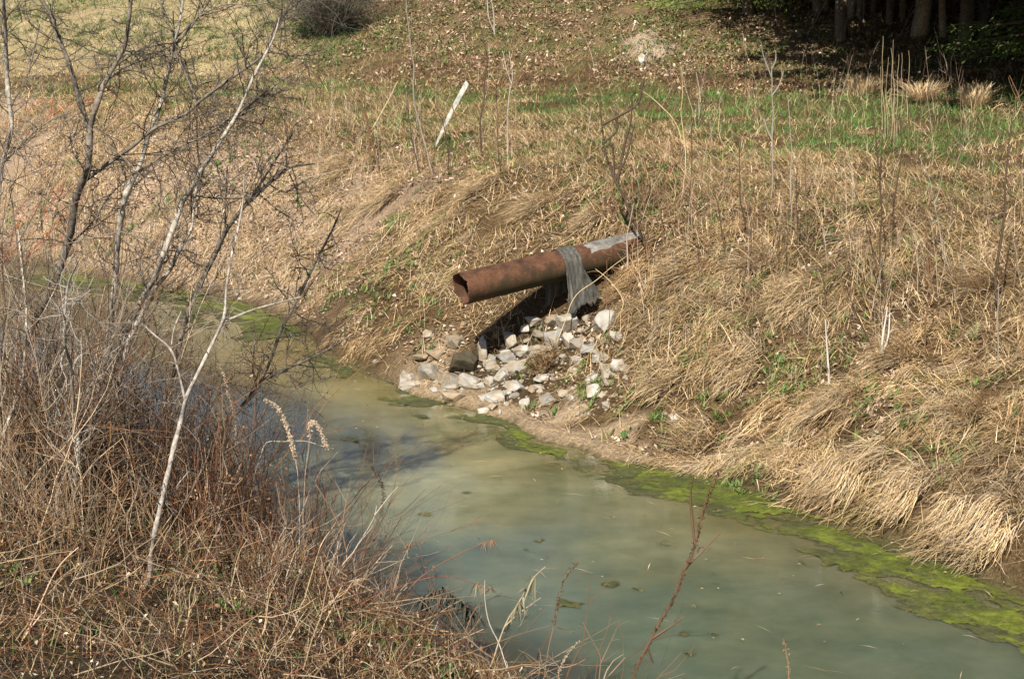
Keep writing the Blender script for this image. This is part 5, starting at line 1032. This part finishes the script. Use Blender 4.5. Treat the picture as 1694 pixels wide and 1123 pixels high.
# sunlit evergreen whose low sprays hang into the top of the picture
g = G(1236, 22); root = thing('evergreen', g, 'sunlit yellow-green evergreen with low hanging sprays at the top of the picture', 'evergreen'); tb = trunk_mb(7.0, .12, (.2, .15, .1), 500, limbs=0); cm, wd = conifer_mesh(7.2, 1.75, PALY, 501, .38, 80, 330, .085)
for m_, nm, mt in ((merged(tb, wd), 'trunk', M_bark), (cm, 'crown', M_green)):
    m_.v = [v + g for v in m_.v]; m_.obj(nm, mt, root, smooth=False)
g = P(1720, 20, 33.5); g[2] = Hs(g[0], g[1]); root = thing('evergreen', g, 'evergreen at the right edge with a green spray against the dark wood', 'evergreen'); tb = trunk_mb(6.0, .1, (.15, .12, .09), 510, limbs=0); cm, wd = conifer_mesh(6.4, 1.5, [[.09, .14, .03], [.06, .1, .025], [.12, .16, .04]], 511, .9, 40, 260, .09)
for m_, nm, mt in ((merged(tb, wd), 'trunk', M_bark), (cm, 'crown', M_green)):
    m_.v = [v + g for v in m_.v]; m_.obj(nm, mt, root, smooth=False)
# grey bush with a dark heart at the top of the picture
g = G(545, 58); root = thing('bush', g, 'dark rounded twiggy bush on the hillside at the top of the picture', 'bush'); mb = MB(); n = 330; a = RNG.uniform(0, 6.28, n); r = .28 * np.sqrt(RNG.uniform(0, 1, n))
brush(mb, g + np.stack([r * np.cos(a), r * np.sin(a), 0 * a], 1), np.stack([np.cos(a) * .55 + RNG.normal(0, .2, n), np.sin(a) * .55, 1 + 0 * a], 1), RNG.uniform(.5, 2.6, n), RNG.uniform(.004, .009, n), jit(pick([[.13, .11, .085], [.06, .05, .04], [.2, .17, .14]], n), n, .2), .16, 7, 5, .5); o = mb.obj('stems', M_stem, root); o['kind'] = 'stuff'
cm, wd = conifer_mesh(1.2, .5, [[.022, .032, .014], [.035, .045, .018]], 520, .1, 40, 90, .07); cm.v = [v + g for v in cm.v]; cm.obj('foliage', M_green, root, smooth=False)  # dark foliage put in to stand for the shade inside the bush
# bare trees on top of the hill that show as streaks in the water
BT = MB()
tb = trunk_mb(12, .15, (.3, .27, .22), 600, .02, 12); t_o = tb.obj('trunk', M_bark); tw = MB(); n = 110; z = RNG.uniform(3.5, 12, n); a = RNG.uniform(0, 6.28, n)
brush(tw, np.stack([.02 * z, z * 0, z], 1), np.stack([np.cos(a), np.sin(a), .7 + 0 * a], 1), RNG.uniform(.7, 2.4, n), RNG.uniform(.01, .022, n), jit(np.tile([.17, .145, .115], (n, 1)), n, .2), .14, 6, 3, .5); w_o = tw.obj('twigs', M_stem); w_o['kind'] = 'stuff'
for i, (x, y, s) in enumerate([(-15, 58, 1.1), (-12.4, 57, .9), (-10.5, 60, 1.2), (-8.6, 57, 1), (-7.2, 61, 1.15), (-5.5, 58, .9), (-3.6, 60, 1.2), (-1.8, 58, 1.0), (.4, 61, 1.1), (2.2, 57, .95), (-17.5, 62, 1.2), (4.4, 62, 1.2), (6.5, 57.5, 1), (8.3, 60, 1.1), (10.2, 57, 1.2), (-13.8, 63, 1.2), (-9.4, 63, 1), (-4.6, 62, 1.1), (1.2, 56.5, .9), (-.6, 64, 1.2)]):
    place((t_o, w_o), (x, y, Hs(x, y)), i * 2.1, s, 'bare tree on the hilltop beyond the picture, mirrored in the creek', 'tree', 'bare trees on the hilltop', 'bare_tree')
bpy.data.objects.remove(t_o); bpy.data.objects.remove(w_o)
# ------------------------------------------------------------------ light and camera
SD = norm(np.array([-.20, -.68, .69]))
sun = bpy.data.lights.new('sun', 'SUN'); sun.energy = 5.0; sun.angle = math.radians(.53); sun.color = (1.0, .94, .84)
so_ = bpy.data.objects.new('sun', sun); C.objects.link(so_); so_.rotation_euler = Vector(SD).to_track_quat('Z', 'Y').to_euler()
w = bpy.data.worlds.new('World'); bpy.context.scene.world = w; w.use_nodes = True; nt = w.node_tree
sk = nd(nt, 'ShaderNodeTexSky', sky_type='NISHITA'); sk.sun_disc = False; sk.sun_elevation = math.asin(SD[2]); sk.sun_rotation = math.atan2(SD[0], SD[1]); sk.altitude = 200; sk.air_density = .8; sk.dust_density = 1.6
bg = nt.nodes['Background']; nt.links.new(sk.outputs[0], bg.inputs[0]); bg.inputs[1].default_value = .05
cam = bpy.data.cameras.new('camera'); co = bpy.data.objects.new('camera', cam); C.objects.link(co); co.location = (0, 0, CAMZ); co.rotation_euler = (math.pi / 2 - PITCH, 0, 0)
cam.sensor_width = 36; cam.lens = FPX * 36 / 1694; cam.clip_end = 800; cam.clip_start = .2
sc_ = bpy.context.scene; sc_.camera = co
sc_.view_settings.view_transform = 'Standard'; sc_.view_settings.look = 'None'; sc_.view_settings.exposure = .92; sc_.view_settings.gamma = 1
sc_.cycles.max_bounces = 6; sc_.cycles.diffuse_bounces = 1; sc_.cycles.transmission_bounces = 2
